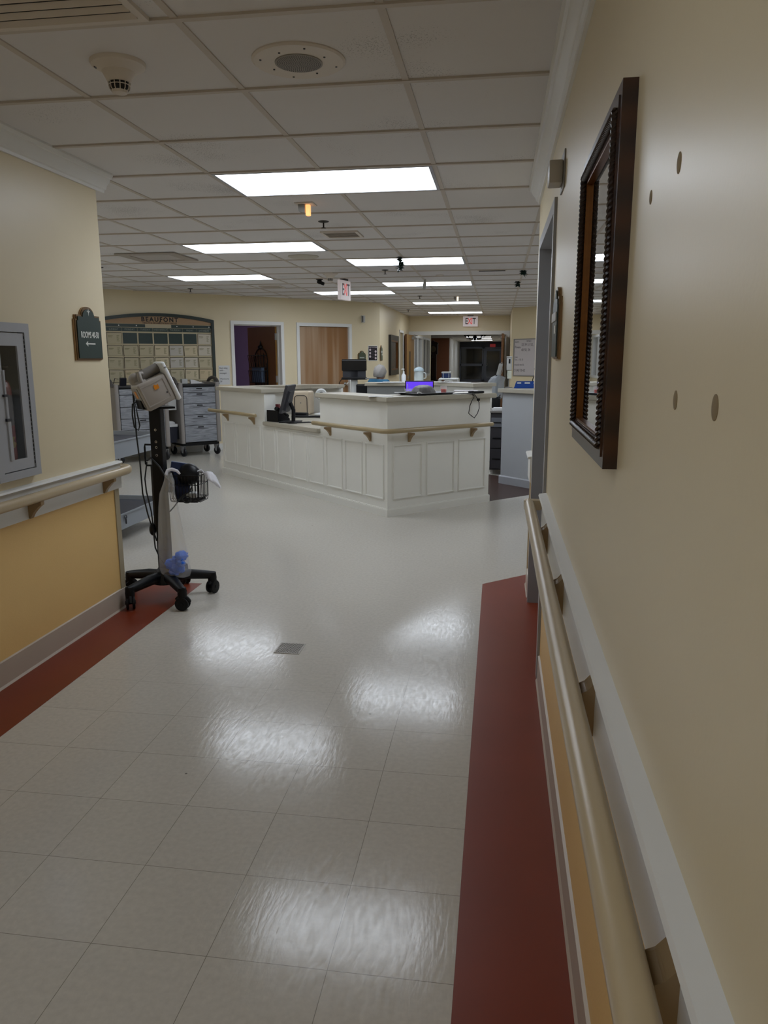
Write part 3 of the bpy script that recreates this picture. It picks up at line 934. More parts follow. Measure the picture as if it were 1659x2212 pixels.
t = thing('ceiling_disc', 'tiny round ceiling disc right of the hanging white hook', 'sensor', (-0.729, 9.57, CE))
MB().lathe([(0.05, 0), (0.048, -0.008), (0.01, -0.012)], 24).build('cover', CEW, t, smooth=True)
t = thing('dome_camera', 'black security camera on the ceiling left of the hanging exit sign', 'camera', (-2.254, 9.74, CE))
MB().lathe([(0.045, 0), (0.045, -0.012), (0.03, -0.016)], 20).build('mount', BLACK, t, smooth=True)
MB().ball(0 and (0, 0, 0) or (0, 0, -0.035), 0.032).build('ball', BLACKG, t, smooth=True)
MB(T(0.02, -0.01, -0.05) @ RY(0.4)).box(-0.045, 0.045, -0.02, 0.02, -0.02, 0.02, b=0.006).build('camera_body', BLACK, t)
t = thing('ceiling_hook', 'white paper cone hanging from the ceiling over the fifth light panel', 'ornament', (-0.95, 10.05, CE))
MB(RY(0.12)).lathe([(0.012, 0), (0.02, -0.05), (0.026, -0.11), (0.004, -0.125)], 12).build('cone', LGREY, t, smooth=True)

TINSEL = mat('dark_green_tinsel', '#0b2a22', 0.4)
def garland(loc, label, L, r, n=90, seed=1):
    rnd = random.Random(seed)
    t = thing('tinsel_garland', label, 'garland', loc, 0, 'scraps of green garland')
    MB().tube([(0, 0, 0), (rnd.uniform(-.01, .01), 0, -L * 0.5), (rnd.uniform(-.01, .01), 0, -L)], 0.003, 6).build('cord', BLACK, t)
    m = MB()
    for i in range(n):
        z = -L * rnd.random()
        a = rnd.uniform(0, 2 * PI); e = rnd.uniform(-0.7, 0.7)
        ln = r * rnd.uniform(0.6, 1.2)
        d = Vector((math.cos(a) * math.cos(e), math.sin(a) * math.cos(e), math.sin(e)))
        p = Vector((0.008 * math.sin(z * 60), 0, z))
        sdv = d.cross(Vector((0, 0, 1))).normalized() * r * 0.16
        m._add([tuple(p - sdv), tuple(p + sdv), tuple(p + d * ln), tuple(p + d * ln * 0.5 + Vector((0, 0, r * .16)))], [(0, 1, 3), (1, 2, 3), (0, 3, 2), (0, 2, 1)])
    m.build('tinsel', TINSEL, t)
garland((-0.983, 7.80, CE), 'green tinsel scrap hanging in front of the third ceiling light panel', 0.13, 0.045, 170, 2)
garland((0.262, 9.22, CE), 'nearer dark tinsel scrap on the ceiling by the right wall', 0.05, 0.05, 80, 3)
garland((0.225, 10.52, CE), 'farther dark tinsel scrap on the ceiling by the right wall', 0.06, 0.05, 80, 4)
# ------------------------------------------------------------------ nurse counter (front)
TH = 0.145
nc = thing('nurse_counter', 'white panelled nurse station counter jutting towards the corridor', 'counter', (AX, AY, 0), math.radians(45))
mb = MB()
mb.prism([(0, 0), (0, 1.15), (TH, 1.15), (TH, TH), (1.29, TH), (1.29, 0)], 0.0, 1.056, 'xy')
mb.prism([(0, 1.15), (0, 2.36), (TH, 2.36), (TH, 1.15)], 0.0, 0.69, 'xy')
mb.prism([(0, 2.36), (0, 3.53), (1.25, 3.53), (1.25, 3.53 - TH), (TH, 3.53 - TH), (TH, 2.36)], 0.0, 1.056, 'xy')
# wing running to the right from the rear corner of the left side
mb.prism([(1.25, 3.53), (1.62, 3.16), (1.62 - TH * .7, 3.16 - TH * .7), (1.25 - 0.06, 3.53 - TH)], 0.0, 1.056, 'xy')
mb.build('counter_body', CWHITE, nc)
def slab(pts, z0, z1, name, label=None):
    m = MB().prism(pts, z0, z1, 'xy')
    bmesh.ops.bevel(m.bm, geom=[e for e in m.bm.edges if abs((e.verts[0].co - e.verts[1].co).z) < 1e-5], offset=0.006, segments=2, affect='EDGES')
    o = m.build(name, CTOP, nc)
    if label: o['label'] = label
    return o
slab([(-0.045, -0.045), (-0.045, 1.175), (0.30, 1.175), (0.30, 0.40), (1.335, 0.40), (1.335, -0.045)], 1.057, 1.102, 'high_countertop')
slab([(-0.045, 2.335), (-0.045, 3.575), (1.27, 3.575), (1.66, 3.18), (1.42, 2.98), (1.15, 3.23), (0.30, 3.23), (0.30, 2.335)], 1.057, 1.102, 'high_countertop')
slab([(-0.03, 1.151), (-0.03, 2.359), (0.75, 2.359), (0.75, 1.151)], 0.691, 0.736, 'low_countertop')
m = MB()
def skirt(mb, x0, x1, y0, y1):
    mb.box(x0, x1, y0, y1, 0.0, 0.062); 
mb = MB()
mb.prism([(-0.014, -0.014), (-0.014, 3.545), (0, 3.545), (0, 0), (1.30, 0), (1.30, -0.014)], 0, 0.066, 'xy')
mb.prism([(-0.009, -0.009), (-0.009, 3.54), (0, 3.54), (0, 0), (1.298, 0), (1.298, -0.009)], 0.066, 0.074, 'xy')
mb.build('base_moulding', CWHITE, nc)
# applied panel mouldings
def pmould(plane, a, b, z0=0.152, z1=0.668):
    m = MB()
    w = 0.018
    for (o, d) in ((0.0, 0.006), (0.005, 0.011)):
        m.ring(rect(a + o, b - o, z0 + o, z1 - o), rect(a + w - o, b - w + o, z0 + w - o, z1 - w + o), -d, 0, plane)
    return m.build('panel_moulding', CWHITE, nc)
for k in range(10):
    a = 0.050 + k * 0.3455
    pmould('yz', a, a + 0.300)
for a, b in ((0.061, 0.414), (0.462, 0.819), (0.868, 1.235)):
    pmould('xz', a, b)
MB().box(-0.006, 0.0, 0.0, 3.53, 0.30, 0.31) if False else None
# handrails on the counter
RT = 0.022
RAIL2 = mat('counter_handrail_vinyl', '#a5936f', 0.3)
h1 = thing('handrail', 'short tan handrail on the left end of the nurse counter', 'handrail', (AX, AY, 0), math.radians(45))
MB().tube([(-0.075, 3.74, 0.80), (-0.075, 3.73, 0.80), (-0.075, 2.45, 0.80), (-0.075, 2.44, 0.80)], [0.016, RT, RT, 0.016], 12).build('rail', RAIL2, h1, smooth=True)
for u in (3.33, 2.62):
    bracket_mb(T(0, u, -0.012) @ RZ(PI), 0.03, True).build('bracket', BRK, h1)
h2 = thing('handrail', 'tan handrail bending around the front corner of the nurse counter', 'handrail', (AX, AY, 0), math.radians(45))
pts = [(-0.075, 1.18, 0.80), (-0.075, 1.17, 0.80), (-0.075, 0.0, 0.80)]
for k in range(1, 8):
    a = PI / 2 * k / 8
    pts.append((-0.075 + 0.075 * (1 - math.cos(a)), -0.075 * math.sin(a), 0.80))
pts += [(0.0, -0.075, 0.80), (1.25, -0.075, 0.80), (1.26, -0.075, 0.80)]
MB().tube(pts, [0.016] + [RT] * (len(pts) - 2) + [0.016], 12).build('rail', RAIL2, h2, smooth=True)
for u in (0.955, 0.265):
    bracket_mb(T(0, u, -0.012) @ RZ(PI), 0.03, True).build('bracket', BRK, h2)
for v in (0.25, 1.04):
    bracket_mb(T(v, 0, -0.012) @ RZ(-PI / 2), 0.03, True).build('bracket', BRK, h2)

# inner desk runs
ind = thing('inner_desk', 'grey worktop inside the nurse station behind the high counters', 'desk', (AX, AY, 0), math.radians(45))
m = MB(); m.prism([(TH + .002, 2.362), (TH + .002, 3.38), (1.24, 3.38), (1.24, 2.72), (0.75, 2.72), (0.75, 2.362)], 0.695, 0.735, 'xy'); m.build('worktop', CTOP, ind)
m = MB(); m.prism([(TH + .002, TH + .002), (TH + .002, 1.148), (0.75, 1.148), (0.75, 0.75), (1.28, 0.75), (1.28, TH + .002)], 0.695, 0.735, 'xy'); m.build('worktop', CTOP, ind)
m = MB(); m.box(1.20, 1.24, 2.72, 3.38, 0, 0.694); m.box(0.70, 0.74, 2.40, 2.72, 0, 0.694); m.box(0.71, 0.75, 0.76, 1.14, 0, 0.694); m.box(1.24, 1.28, 0.15, 0.75, 0, 0.694); m.build('support_panel', GREY, ind)

# right wing of the station
wc = thing('wing_counter', 'plain grey-white counter wing at the right, partly hidden by the corridor wall', 'counter', (AX, AY, 0), math.radians(45))
MB().box(2.22, 2.365, -2.6, 0.75, 0, 1.056).build('counter_body', mat('wing_grey_paint', '#b3b6b9', 0.45), wc)
MB().box(2.175, 2.60, -2.6, 0.79, 1.057, 1.102, b=0.005).build('high_countertop', CTOP, wc)
MB().prism([(2.206, 0), (2.22, 0), (2.22, 0.098), (2.212, 0.092), (2.206, 0.084)], -2.6, 0.765, 'xz').build('base_moulding', mat('wing_base_paint', '#a9abb0', 0.4), wc)
MB().tube([(2.20, 0.765, 1.03), (2.19, 0.78, 1.01), (2.20, 0.79, 0.985), (2.21, 0.78, 0.99)], 0.006, 8).build('bag_hook', DGREY, wc)

# rear counters
rc = thing('rear_counter', 'grey-topped high counter at the back of the nurse station, left section', 'counter', (-1.6, 11.0, 0))
MB().box(-0.27, 0.29, 0, 0.14, 0, 1.056).build('counter_body', mat('rear_grey_paint', '#8f9190', 0.45), rc)
MB().box(-0.30, 0.32, -0.05, 0.26, 1.057, 1.102, b=0.005).build('high_countertop', CTOP, rc)
rc2 = thing('rear_counter', 'white high counter with an angled corner at the back right of the nurse station', 'counter', (0, 0, 0))
MB().prism([(-1.30, 11.68), (-0.335, 10.72), (-0.08, 10.975), (-0.18, 11.075), (-0.335, 10.92), (-1.2, 11.78)], 0, 1.056, 'xy').build('counter_body', CWHITE, rc2)
MB().prism([(-1.38, 11.70), (-0.335, 10.655), (-0.02, 10.97), (-0.22, 11.17), (-0.335, 11.05), (-1.18, 11.90)], 1.057, 1.102, 'xy').build('high_countertop', CTOP, rc2)
rd = thing('rear_desk', 'low desk inside the station below the purple monitor', 'desk', (0, 0, 0))
MB().box(-1.75, -0.75, 9.75, 10.45, 0.70, 0.735, b=0.003).build('worktop', CTOP, rd)
m = MB(); m.box(-1.72, -1.69, 9.8, 10.4, 0, 0.699); m.box(-0.81, -0.78, 9.8, 10.4, 0, 0.699); m.box(-1.69, -0.81, 10.38, 10.4, 0.3, 0.699); m.build('support_panel', GREY, rd)

# drawer desk seen through the gate
dd = thing('drawer_desk', 'grey drawer desk with a paper-strewn top seen through the station gate', 'desk', (0.02, 9.62, 0))
m = MB(); m.box(-0.10, 0.42, 0.02, 0.6, 0.06, 0.775); m.build('carcass', mat('dark_desk_grey', '#3a383c', 0.5), dd)
MB().box(-0.12, 0.44, 0.0, 0.62, 0.776, 0.80, b=0.003).build('worktop', GREY, dd)
for z0, z1 in ((0.60, 0.715), (0.34, 0.585), (0.08, 0.325)):
    d = MB().box(-0.09, 0.41, 0.0, 0.019, z0, z1, b=0.003).build('drawer', mat('blue_grey_drawer', '#75787f', 0.45) if z0 > .5 else mat('dark_desk_grey', '#3a383c', 0.5), dd)
    MB().box(-0.07, 0.03, -0.012, 0.0, (z0 + z1) / 2 - 0.006, (z0 + z1) / 2 + 0.006, b=0.002).build('pull', BLACK, d)
m = MB(T(0.05, 9.80, 0.801))
m.box(-0.11, 0.21, -0.13, 0.12, 0, 0.012, M=RZ(0.08)); m.box(-0.10, 0.20, -0.11, 0.13, 0.0125, 0.028, M=RZ(-0.05))
tag(m.build('paper_stack', PAPER), 'white paper stack on the drawer desk inside the station gate', 'papers')

# ------------------------------------------------------------------ things on the counters
def on_st(u, v, z):
    p = UV(u, v, z); return (p.x, p.y, z)
ZT = 1.1025
tr = thing('serving_tray', 'dark grey meal tray on the front corner of the high counter', 'tray', on_st(0.18, 0.60, ZT), math.radians(45))
def rrect(w, d, r, n=5):
    pts = []
    for cx, cy, a0 in ((w / 2 - r, d / 2 - r, 0), (-w / 2 + r, d / 2 - r, PI / 2), (-w / 2 + r, -d / 2 + r, PI), (w / 2 - r, -d / 2 + r, 1.5 * PI)):
        for k in range(n + 1):
            a = a0 + PI / 2 * k / n
            pts.append((cx + r * math.cos(a), cy + r * math.sin(a)))
    return pts
TRAY = mat('dark_tray_plastic', '#45474a', 0.45)
m = MB()
o1 = rrect(0.43, 0.28, 0.04); o2 = rrect(0.50, 0.35, 0.05); i2 = rrect(0.48, 0.33, 0.045); i1 = rrect(0.42, 0.27, 0.04)
N = len(o1)
vs = [(x, y, 0) for x, y in o1] + [(x, y, 0.02) for x, y in o2] + [(x, y, 0.021) for x, y in i2] + [(x, y, 0.004) for x, y in i1]
fs = [tuple(range(N)), tuple(range(4 * N - 1, 3 * N - 1, -1))]
for L_ in range(3):
    for i in range(N):
        j = (i + 1) % N
        fs.append((L_ * N + i, L_ * N + j, (L_ + 1) * N + j, (L_ + 1) * N + i))
m._add(vs, fs); m.build('tray_body', TRAY, tr, smooth=True, ang=50)
DOME = mat('ribbed_grey_cover', '#5f5d5b', 0.45)
dc = thing('plate_cover', 'grey ribbed dome plate cover on the meal tray', 'plate cover', on_st(0.20, 0.585, ZT + 0.0045))
m = MB()
prof = [(0.118, 0.0), (0.120, 0.012), (0.112, 0.03), (0.098, 0.055), (0.075, 0.074), (0.04, 0.084), (0.012, 0.086)]
vs = []; n = 72
for (r, z) in prof:
    for k in range(n):
        a = 2 * PI * k / n
        q = r * (1 + (0.02 if (k // 2) % 2 else -0.005) * (1 if 0.02 < z < 0.08 else 0))
        vs.append((q * math.cos(a), q * math.sin(a), z))
fs = [(i * n + k, i * n + (k + 1) % n, (i + 1) * n + (k + 1) % n, (i + 1) * n + k) for i in range(len(prof) - 1) for k in range(n)]
fs.append(tuple((len(prof) - 1) * n + k for k in range(n))); fs.append(tuple(range(n - 1, -1, -1)))
m._add(vs, fs); m.build('dome', DOME, dc, smooth=True, ang=60)
cupm = plastic_film('frosted_cup', (0.85, 0.87, 0.88), 0.85)
def cup(name, label, loc, r0_, r1, h, liquid, lz, m_=None):
    t = thing(name, label, 'cup', loc)
    MB().lathe([(r0_, 0), (r1, h), (r1 - 0.002, h), (r0_ - 0.002, 0.003)], 20).build('cup_wall', m_ or cupm, t, smooth=True)
    MB().lathe([(r0_ - 0.0025, 0.0035), (r0_ - 0.0025 + (r1 - r0_) * lz / h, lz)], 20).build('drink', liquid, t, smooth=True)
    return t
cup('drink_cup', 'clear cup half full of red drink on the meal tray', on_st(0.15, 0.80, ZT + 0.0045), 0.026, 0.034, 0.075, mat('red_drink', '#e8401c', 0.2), 0.042)
ct = cup('lidded_cup', 'crumpled clear cup with a straw at the left of the meal tray', on_st(0.20, 0.40, ZT + 0.0045), 0.030, 0.040, 0.055, mat('grey_cream_food', '#8e8b84', 0.6), 0.03)
MB().tube([(0.0, 0.0, 0.01), (-0.008, 0.0, 0.10)], 0.0025, 8).build('straw', SIGNW, ct)
m = MB(T(*on_st(0.06, 0.42, ZT + 0.012)) @ RZ(0.8) @ RX(0.9))
m.tube([(0.024 * math.cos(2 * PI * k / 24), 0.018 * math.sin(2 * PI * k / 24), 0.006) for k in range(24)], 0.005, 6, closed=True)
m.tube([(0.024, 0, 0.006), (0.05, 0.003, 0.0), (0.075, 0.0, 0.0)], 0.005, 6)
tag(m.build('spoon_ring', SIGNW, smooth=True), 'white looped utensil lying at the front of the meal tray', 'utensil')
m = MB(T(*on_st(0.19, 0.44, ZT + 0.0235)) @ RZ(0.3)); m.box(-0.17, -0.07, -0.05, 0.04, 0, 0.002)
tag(m.build('napkin', PAPER), 'white napkin at the left rim of the meal tray', 'napkin')
# black handset with a cable looped over the counter edge
ph = thing('handset', 'black handset lying on the right end of the high counter', 'handset', on_st(0.03, 1.13, ZT), math.radians(45))
m = MB(); m.box(-0.085, 0.085, -0.022, 0.022, 0.0, 0.022, b=0.008); m.box(-0.095, -0.055, -0.028, 0.028, 0.0, 0.028, b=0.01); m.build('handset_body', BLACK, ph, smooth=True)
cpts = [(0.02, 0.62, 1.112), (0.00, 0.80, 1.108), (0.0, 0.93, 1.108), (-0.03, 0.976, 1.110), (-0.055, 1.020, 1.085), (-0.058, 0.985, 1.04), (-0.058, 0.958, 0.99), (-0.058, 0.945, 0.918), (-0.058, 0.985, 0.892), (-0.058, 1.020, 0.870), (-0.058, 1.062, 0.913), (-0.058, 1.083, 0.962), (-0.058, 1.079, 1.02), (-0.058, 1.060, 1.052), (-0.055, 1.025, 1.095), (-0.035, 0.99, 1.110), (0.0, 1.03, 1.108), (0.03, 1.06, 1.112)]
m = MB(MST); m.tube([(v, u, z) for (u, v, z) in cpts], 0.0038, 8)
m.box(1.055, 1.085, -0.068, -0.048, 1.035, 1.058, b=0.004)
tag(m.build('looped_cable', BLACK, smooth=True), 'black cable looped over the high counter edge with a plug', 'cable')
for (u, v, a, lb) in ((0.10, -0.0, 0.2, 'loose white sheets on the front corner of the high counter, left of the tray'), (0.02, 0.93, -0.3, 'loose white sheets beside the black handset')):
    m = MB(T(*on_st(u + .05, v + .02, ZT)) @ RZ(a)); m.box(-0.10, 0.10, -0.07, 0.07, 0, 0.0015); m.box(-0.07, 0.12, -0.06, 0.08, 0.0017, 0.003, M=RZ(0.2))
    tag(m.build('paper_sheets', PAPER), lb, 'papers')

# monitor on the low counter, seen from behind and edge-on
ZD = 0.7365
mo = thing('computer_monitor', 'black computer monitor seen edge-on on the low counter', 'monitor', (-2.345, 8.43, ZD), math.radians(0))
ang = math.radians(106 - 14)
Mm = T(0, 0, 0) @ RZ(ang)
tilt = RX(math.radians(15))
P = Mm @ T(0, 0, 0.26) @ tilt
m = MB(P); m.box(-0.21, 0.21, -0.014, 0.014, -0.155, 0.165, b=0.006); m.prism([(-0.13, -0.12), (0.13, -0.12), (0.10, 0.10), (-0.10, 0.10)], -0.035, -0.014, 'xz'); m.build('housing', DGREY, mo)
MB(P).box(-0.20, 0.20, 0.0141, 0.0155, -0.14, 0.155).build('screen', BLACKG, mo)
m = MB(Mm); m.tube([(0, -0.06, 0.01), (0, -0.065, 0.14), (0, -0.03, 0.22)], 0.022, 10); m.box(-0.12, 0.12, -0.14, 0.08, 0.0, 0.014, b=0.005); m.build('stand', BLACK, mo, smooth=True)
dp = thing('desk_phone', 'black desk telephone beside the monitor on the low counter', 'telephone', (-2.50, 8.56, ZD), math.radians(60))
m = MB(); m.prism([(-0.09, 0), (0.10, 0), (0.10, 0.03), (-0.07, 0.13), (-0.09, 0.13)], -0.09, 0.09, 'xz'); m.build('phone_base', BLACK, dp)
m = MB(T(-0.0, -0.06, 0.10) @ RY(0.52)); m.box(-0.105, 0.105, -0.024, 0.024, 0, 0.022, b=0.008); m.box(-0.105, -0.06, -0.027, 0.027, -0.012, 0.024, b=0.008); m.box(0.06, 0.105, -0.027, 0.027, -0.012, 0.024, b=0.008); m.build('handset', BLACK, dp, smooth=True)
MB(T(0.03, 0.04, 0.068) @ RY(0.53)).box(-0.045, 0.045, -0.035, 0.035, 0, 0.003).build('keypad', GREY, dp)
m = MB()
m.tube([(-2.70, 8.68, ZD + .004), (-2.63, 8.60, ZD + .004), (-2.55, 8.50, ZD + .004), (-2.42, 8.42, ZD + .004), (-2.36, 8.33, ZD + .004), (-2.28, 8.24, ZD + .004), (-2.20, 8.26, ZD + .004)], 0.004, 8)
tag(m.build('loose_cord', BLACK, smooth=True), 'thin black cord trailing along the low counter edge', 'cord')
m = MB(T(-2.17, 8.36, ZD) @ RZ(0.7)); m.box(-0.11, 0.11, -0.035, 0.035, 0, 0.010, b=0.003)
tag(m.build('document_holder', BLACK), 'flat black stapler-like bar in front of the monitor base', 'desk item')

# items on the inner desk by the left counter
bm_ = thing('document_printer', 'beige box with a dark arched line standing behind the monitor', 'printer', (-2.50, 9.62, ZD), math.radians(-4))
BEI = mat('beige_plastic', '#c2b29a', 0.5)
m = MB(); m.box(-0.12, 0.12, -0.01, 0.20, 0.0, 0.30, b=0.03, seg=3); m.build('housing', BEI, bm_, smooth=True)
m = MB(); pa = [(-0.085, 0.02)] + [(-0.085, 0.17)] + [(-0.085 + 0.045 * (1 - math.cos(a)), 0.20 + 0.045 * math.sin(a)) for a in [PI / 2 * k / 5 for k in range(6)]]
pb = [(-x, z) for x, z in pa[::-1]]
m.tube([(x, -0.012, z) for x, z in pa + pb], 0.0045, 6); m.build('arched_trim', INK, bm_, smooth=True)
MB(T(0, -0.0105, 0.15) @ RX(PI / 2)).lathe([(0.008, 0), (0.008, 0.002)], 14).build('badge', GREY, bm_)
for i, (x, y, a, lb, sz) in enumerate(((-2.30, 9.18, 0.1, 'black keyboard on the station desk right of the beige box', 0.20), (-2.42, 9.28, -0.1, 'black mouse-shaped stapler on the station desk before the beige box', 0.09))):
    m = MB(T(x, y, ZD) @ RZ(a)); m.box(-sz, sz, -0.05, 0.05, 0, 0.02 if i == 0 else 0.05, b=0.008)
    tag(m.build('keyboard' if i == 0 else 'stapler', BLACK, smooth=True), lb, 'keyboard' if i == 0 else 'stapler')
fn = thing('desk_fan', 'white desk fan half hidden behind the high counter', 'fan', (-2.235, 9.62, ZD), 0.3)
m = MB(); m.lathe([(0.09, 0), (0.09, 0.015), (0.02, 0.03), (0.018, 0.18)], 20); m.build('fan_base', WPL, fn, smooth=True)
m = MB(T(0, -0.03, 0.26) @ RX(PI / 2)); m.lathe([(0.062, -0.04), (0.075, 0.0), (0.062, 0.045)], 28); m.build('fan_cage', WPL, fn, smooth=True)
m = MB(T(0, -0.077, 0.26) @ RX(PI / 2)); m.lathe([(0.035, 0), (0.03, 0.01)], 20); m.build('hub', DGREY, fn, smooth=True)
m = MB(T(-2.66, 8.98, ZD)); m.box(-0.06, 0.06, -0.04, 0.04, 0, 0.17, b=0.006)
tag(m.build('red_box', mat('dark_red_box', '#5e1218', 0.5)), 'small dark red box on the desk behind the monitor', 'box')

# purple screen
pm = thing('computer_monitor', 'monitor with a glowing purple screen behind the meal tray', 'monitor', (-1.0, 9.90, ZD), math.radians(5))
m = MB(); m.box(-0.185, 0.185, 0, 0.03, 0.12, 0.425, b=0.005); m.tube([(0, 0.04, 0.01), (0, 0.04, 0.2)], 0.02, 10); m.box(-0.1, 0.1, -0.04, 0.12, 0, 0.012, b=0.004); m.build('housing', BLACK, pm)
MB().box(-0.172, 0.172, -0.0012, -0.0002, 0.135, 0.412).build('screen', emat('purple_screen', (0.095, 0.035, 0.62), 1.0), pm)
m = MB(T(-0.52, 10.35, 0.0)); m.box(-0.20, 0.20, -0.13, 0.13, ZD - ZD, 0.95, b=0.01)
tag(m.build('printer_cabinet', CWHITE), 'pale cabinet standing in front of the angled rear counter', 'cabinet')
m = MB(T(-0.42, 10.30, 0.951)); m.box(-0.16, 0.16, -0.09, 0.09, 0, 0.075, b=0.008)
o = tag(m.build('glove_box', mat('white_glove_box', '#c9c4c6', 0.6)), 'white printed carton on the pale cabinet by the rear counter', 'box')
text('print', 'GLOVES', 0.03, INK, o, T(-0.40, 10.2095, 1.0), sx=1.2)

# things on the rear counters and wing
sb = thing('hand_sanitizer_bottle', 'white pump bottle on the rear counter left of the water jug', 'bottle', (-1.35, 11.10, ZT))
m = MB(); m.lathe([(0.030, 0), (0.032, 0.01), (0.032, 0.10), (0.014, 0.125), (0.012, 0.135)], 20); m.build('bottle_body', plastic_film('clear_bottle', (0.9, 0.92, 0.95), 0.3), sb, smooth=True)
m = MB(); m.lathe([(0.013, 0.135), (0.013, 0.155), (0.005, 0.157), (0.005, 0.185)], 14); m.box(-0.035, 0.010, -0.006, 0.006, 0.183, 0.195, b=0.002); m.build('pump', WPL, sb, smooth=True)
wj = thing('water_jug', 'clear domed water jug on the rear counter', 'jug', (-1.11, 11.45, 0))
JF = plastic_film('jug_plastic', (0.75, 0.84, 0.86), 0.3)
wj.location = (-1.16, 11.08, ZT) if False else (-1.19, 11.70, ZT)
m = MB(); m.lathe([(0.070, 0), (0.072, 0.02), (0.066, 0.14), (0.070, 0.15)], 28); m.build('jug_body', JF, wj, smooth=True)
m = MB(); m.lathe([(0.078, 0.15), (0.078, 0.165), (0.066, 0.19), (0.03, 0.21), (0.01, 0.214)], 28); m.build('dome_lid', mat('pale_blue_lid', '#a9bcc4', 0.3), wj, smooth=True)
m = MB(); m.tube([(0.07, -0.02, 0.13), (0.11, -0.03, 0.12), (0.11, -0.03, 0.05), (0.07, -0.02, 0.04)], 0.007, 8); m.build('handle', JF, wj, smooth=True)
for (x, y, a, lb, w_, d_) in ((-1.52, 11.03, 0.1, 'scattered cream papers on the left rear counter', 0.20, 0.10), (-0.62, 11.02, -0.75, 'long white papers on the angled rear counter', 0.30, 0.06)):
    m = MB(T(x, y, ZT) @ RZ(a)); m.box(-w_, w_, -d_, d_, 0, 0.004); m.box(-w_ * .6, w_ * .9, -d_ * .8, d_ * .9, 0.0045, 0.010, M=RZ(0.12))
    tag(m.build('paper_sheets', PAPER), lb, 'papers')
# chart tray with labels on the wing
bt = thing('chart_tray', 'bright blue chart tray with white labels on the right wing counter', 'tray', (0.345, 9.06, ZT), math.radians(0))
m = MB(); m.prism([(-0.16, 0), (0.30, 0), (0.30, 0.065), (-0.14, 0.065)], -0.006, 0, 'xz'); m.box(-0.16, 0.30, 0, 0.16, 0, 0.006); m.prism([(-0.15, 0), (0.30, 0), (0.30, 0.075), (-0.13, 0.075)], 0.154, 0.16, 'xz'); m.box(0.294, 0.30, 0, 0.16, 0, 0.07)
m.build('tray_body', BLUE, bt)
m = MB()
for a, b in ((-0.125, -0.08), (-0.04, 0.02), (0.06, 0.13), (0.18, 0.25)):
    m.box(a, b, -0.010, -0.0065, 0.052, 0.066)
m.build('tab_labels', SIGNW, bt)
sd = thing('sanitizer_stand', 'white hand sanitizer dispenser on a thin stand on the right wing counter', 'dispenser', (0.125, 9.16, ZT))
m = MB(); m.lathe([(0.045, 0), (0.045, 0.006), (0.006, 0.012)], 20); m.tube([(0, 0, 0.01), (0, 0.015, 0.22)], 0.004, 8); m.build('stand', GREY, sd, smooth=True)
m = MB(); m.box(-0.030, 0.030, -0.02, 0.035, 0.20, 0.345, b=0.006); m.box(-0.034, 0.034, -0.025, 0.035, 0.345, 0.362, b=0.003); m.build('dispenser_body', LGREY, sd, smooth=True)
MB().box(-0.008, 0.012, -0.0225, -0.020, 0.28, 0.33).build('window', INK, sd)
MB().box(-0.02, 0.03, -0.03, 0.03, 0.105, 0.195, b=0.006).build('drip_cup', plastic_film('drip_cup_plastic', (0.8, 0.85, 0.75), 0.4), sd)
ws = thing('white_lotion_bottle', 'white bottle with a black curled spout at the right edge of the wing counter', 'bottle', (0.455, 9.30, ZT))
m = MB(); m.lathe([(0.028, 0), (0.030, 0.01), (0.030, 0.12), (0.014, 0.17), (0.012, 0.18)], 18); m.build('bottle_body', WPL, ws, smooth=True)
m = MB(); m.tube([(0, 0, 0.18), (0, 0, 0.22), (-0.02, -0.01, 0.23), (-0.035, -0.01, 0.21)], 0.007, 8); m.tube([(-0.03, -0.02, 0.14), (-0.05, -0.03, 0.10), (-0.06, -0.03, 0.02)], 0.005, 8); m.build('spout', BLACK, ws, smooth=True)

# ------------------------------------------------------------------ computer cart and seated person behind the station
cw = thing('computer_cart', 'computer cart with a black monitor turned away, in front of the wooden door', 'cart', (-2.36, 12.62, 0), 0.18)
m = MB()
for k in range(5):
    a = 2 * PI * k / 5 + 0.3
    m.tube([(0, 0, 0.10), (0.26 * math.cos(a), 0.26 * math.sin(a), 0.07)], [0.03, 0.018], 8)
m.build('star_base', GREY, cw, smooth=True)
for k in range(5):
    a = 2 * PI * k / 5 + 0.3
    MB(T(0.26 * math.cos(a), 0.26 * math.sin(a), 0.032) @ RZ(a) @ RX(PI / 2)).lathe([(0.032, -0.012), (0.032, 0.012)], 16).build('caster', BLACK, cw)
MB().box(-0.055, 0.055, -0.03, 0.03, 0.1, 1.10, b=0.008).build('column', WPL, cw)
m = MB(); m.box(-0.21, 0.21, -0.10, 0.22, 1.10, 1.135, b=0.006); m.build('keyboard_tray', BLACK, cw)
m = MB(T(0.22, -0.06, 1.11) @ RZ(-0.2)); m.box(-0.02, 0.18, -0.10, 0.10, 0, 0.018, b=0.004); m.build('side_shelf', GREY, cw)
m = MB(); m.box(-0.205, 0.205, -0.02, 0.02, 1.245, 1.42, b=0.006); m.box(-0.20, 0.20, -0.01, 0.025, 1.42, 1.432); m.build('monitor', BLACKG, cw)
m = MB(); m.box(-0.06, 0.06, 0.0, 0.04, 1.13, 1.26); m.box(-0.19, 0.19, 0.0, 0.02, 1.14, 1.245); m.build('monitor_bracket', DGREY, cw)
m = MB(); m.box(0.03, 0.24, -0.20, -0.035, 0.72, 1.03, b=0.02); m.build('storage_bin', BLACK, cw)
m = MB(); m.tube([(-0.20, -0.08, 1.12), (-0.25, -0.10, 1.05), (-0.24, -0.10, 0.92), (-0.20, -0.09, 0.82), (-0.1, -0.05, 0.8)], 0.006, 8); m.build('power_cord', BLACK, cw, smooth=True)

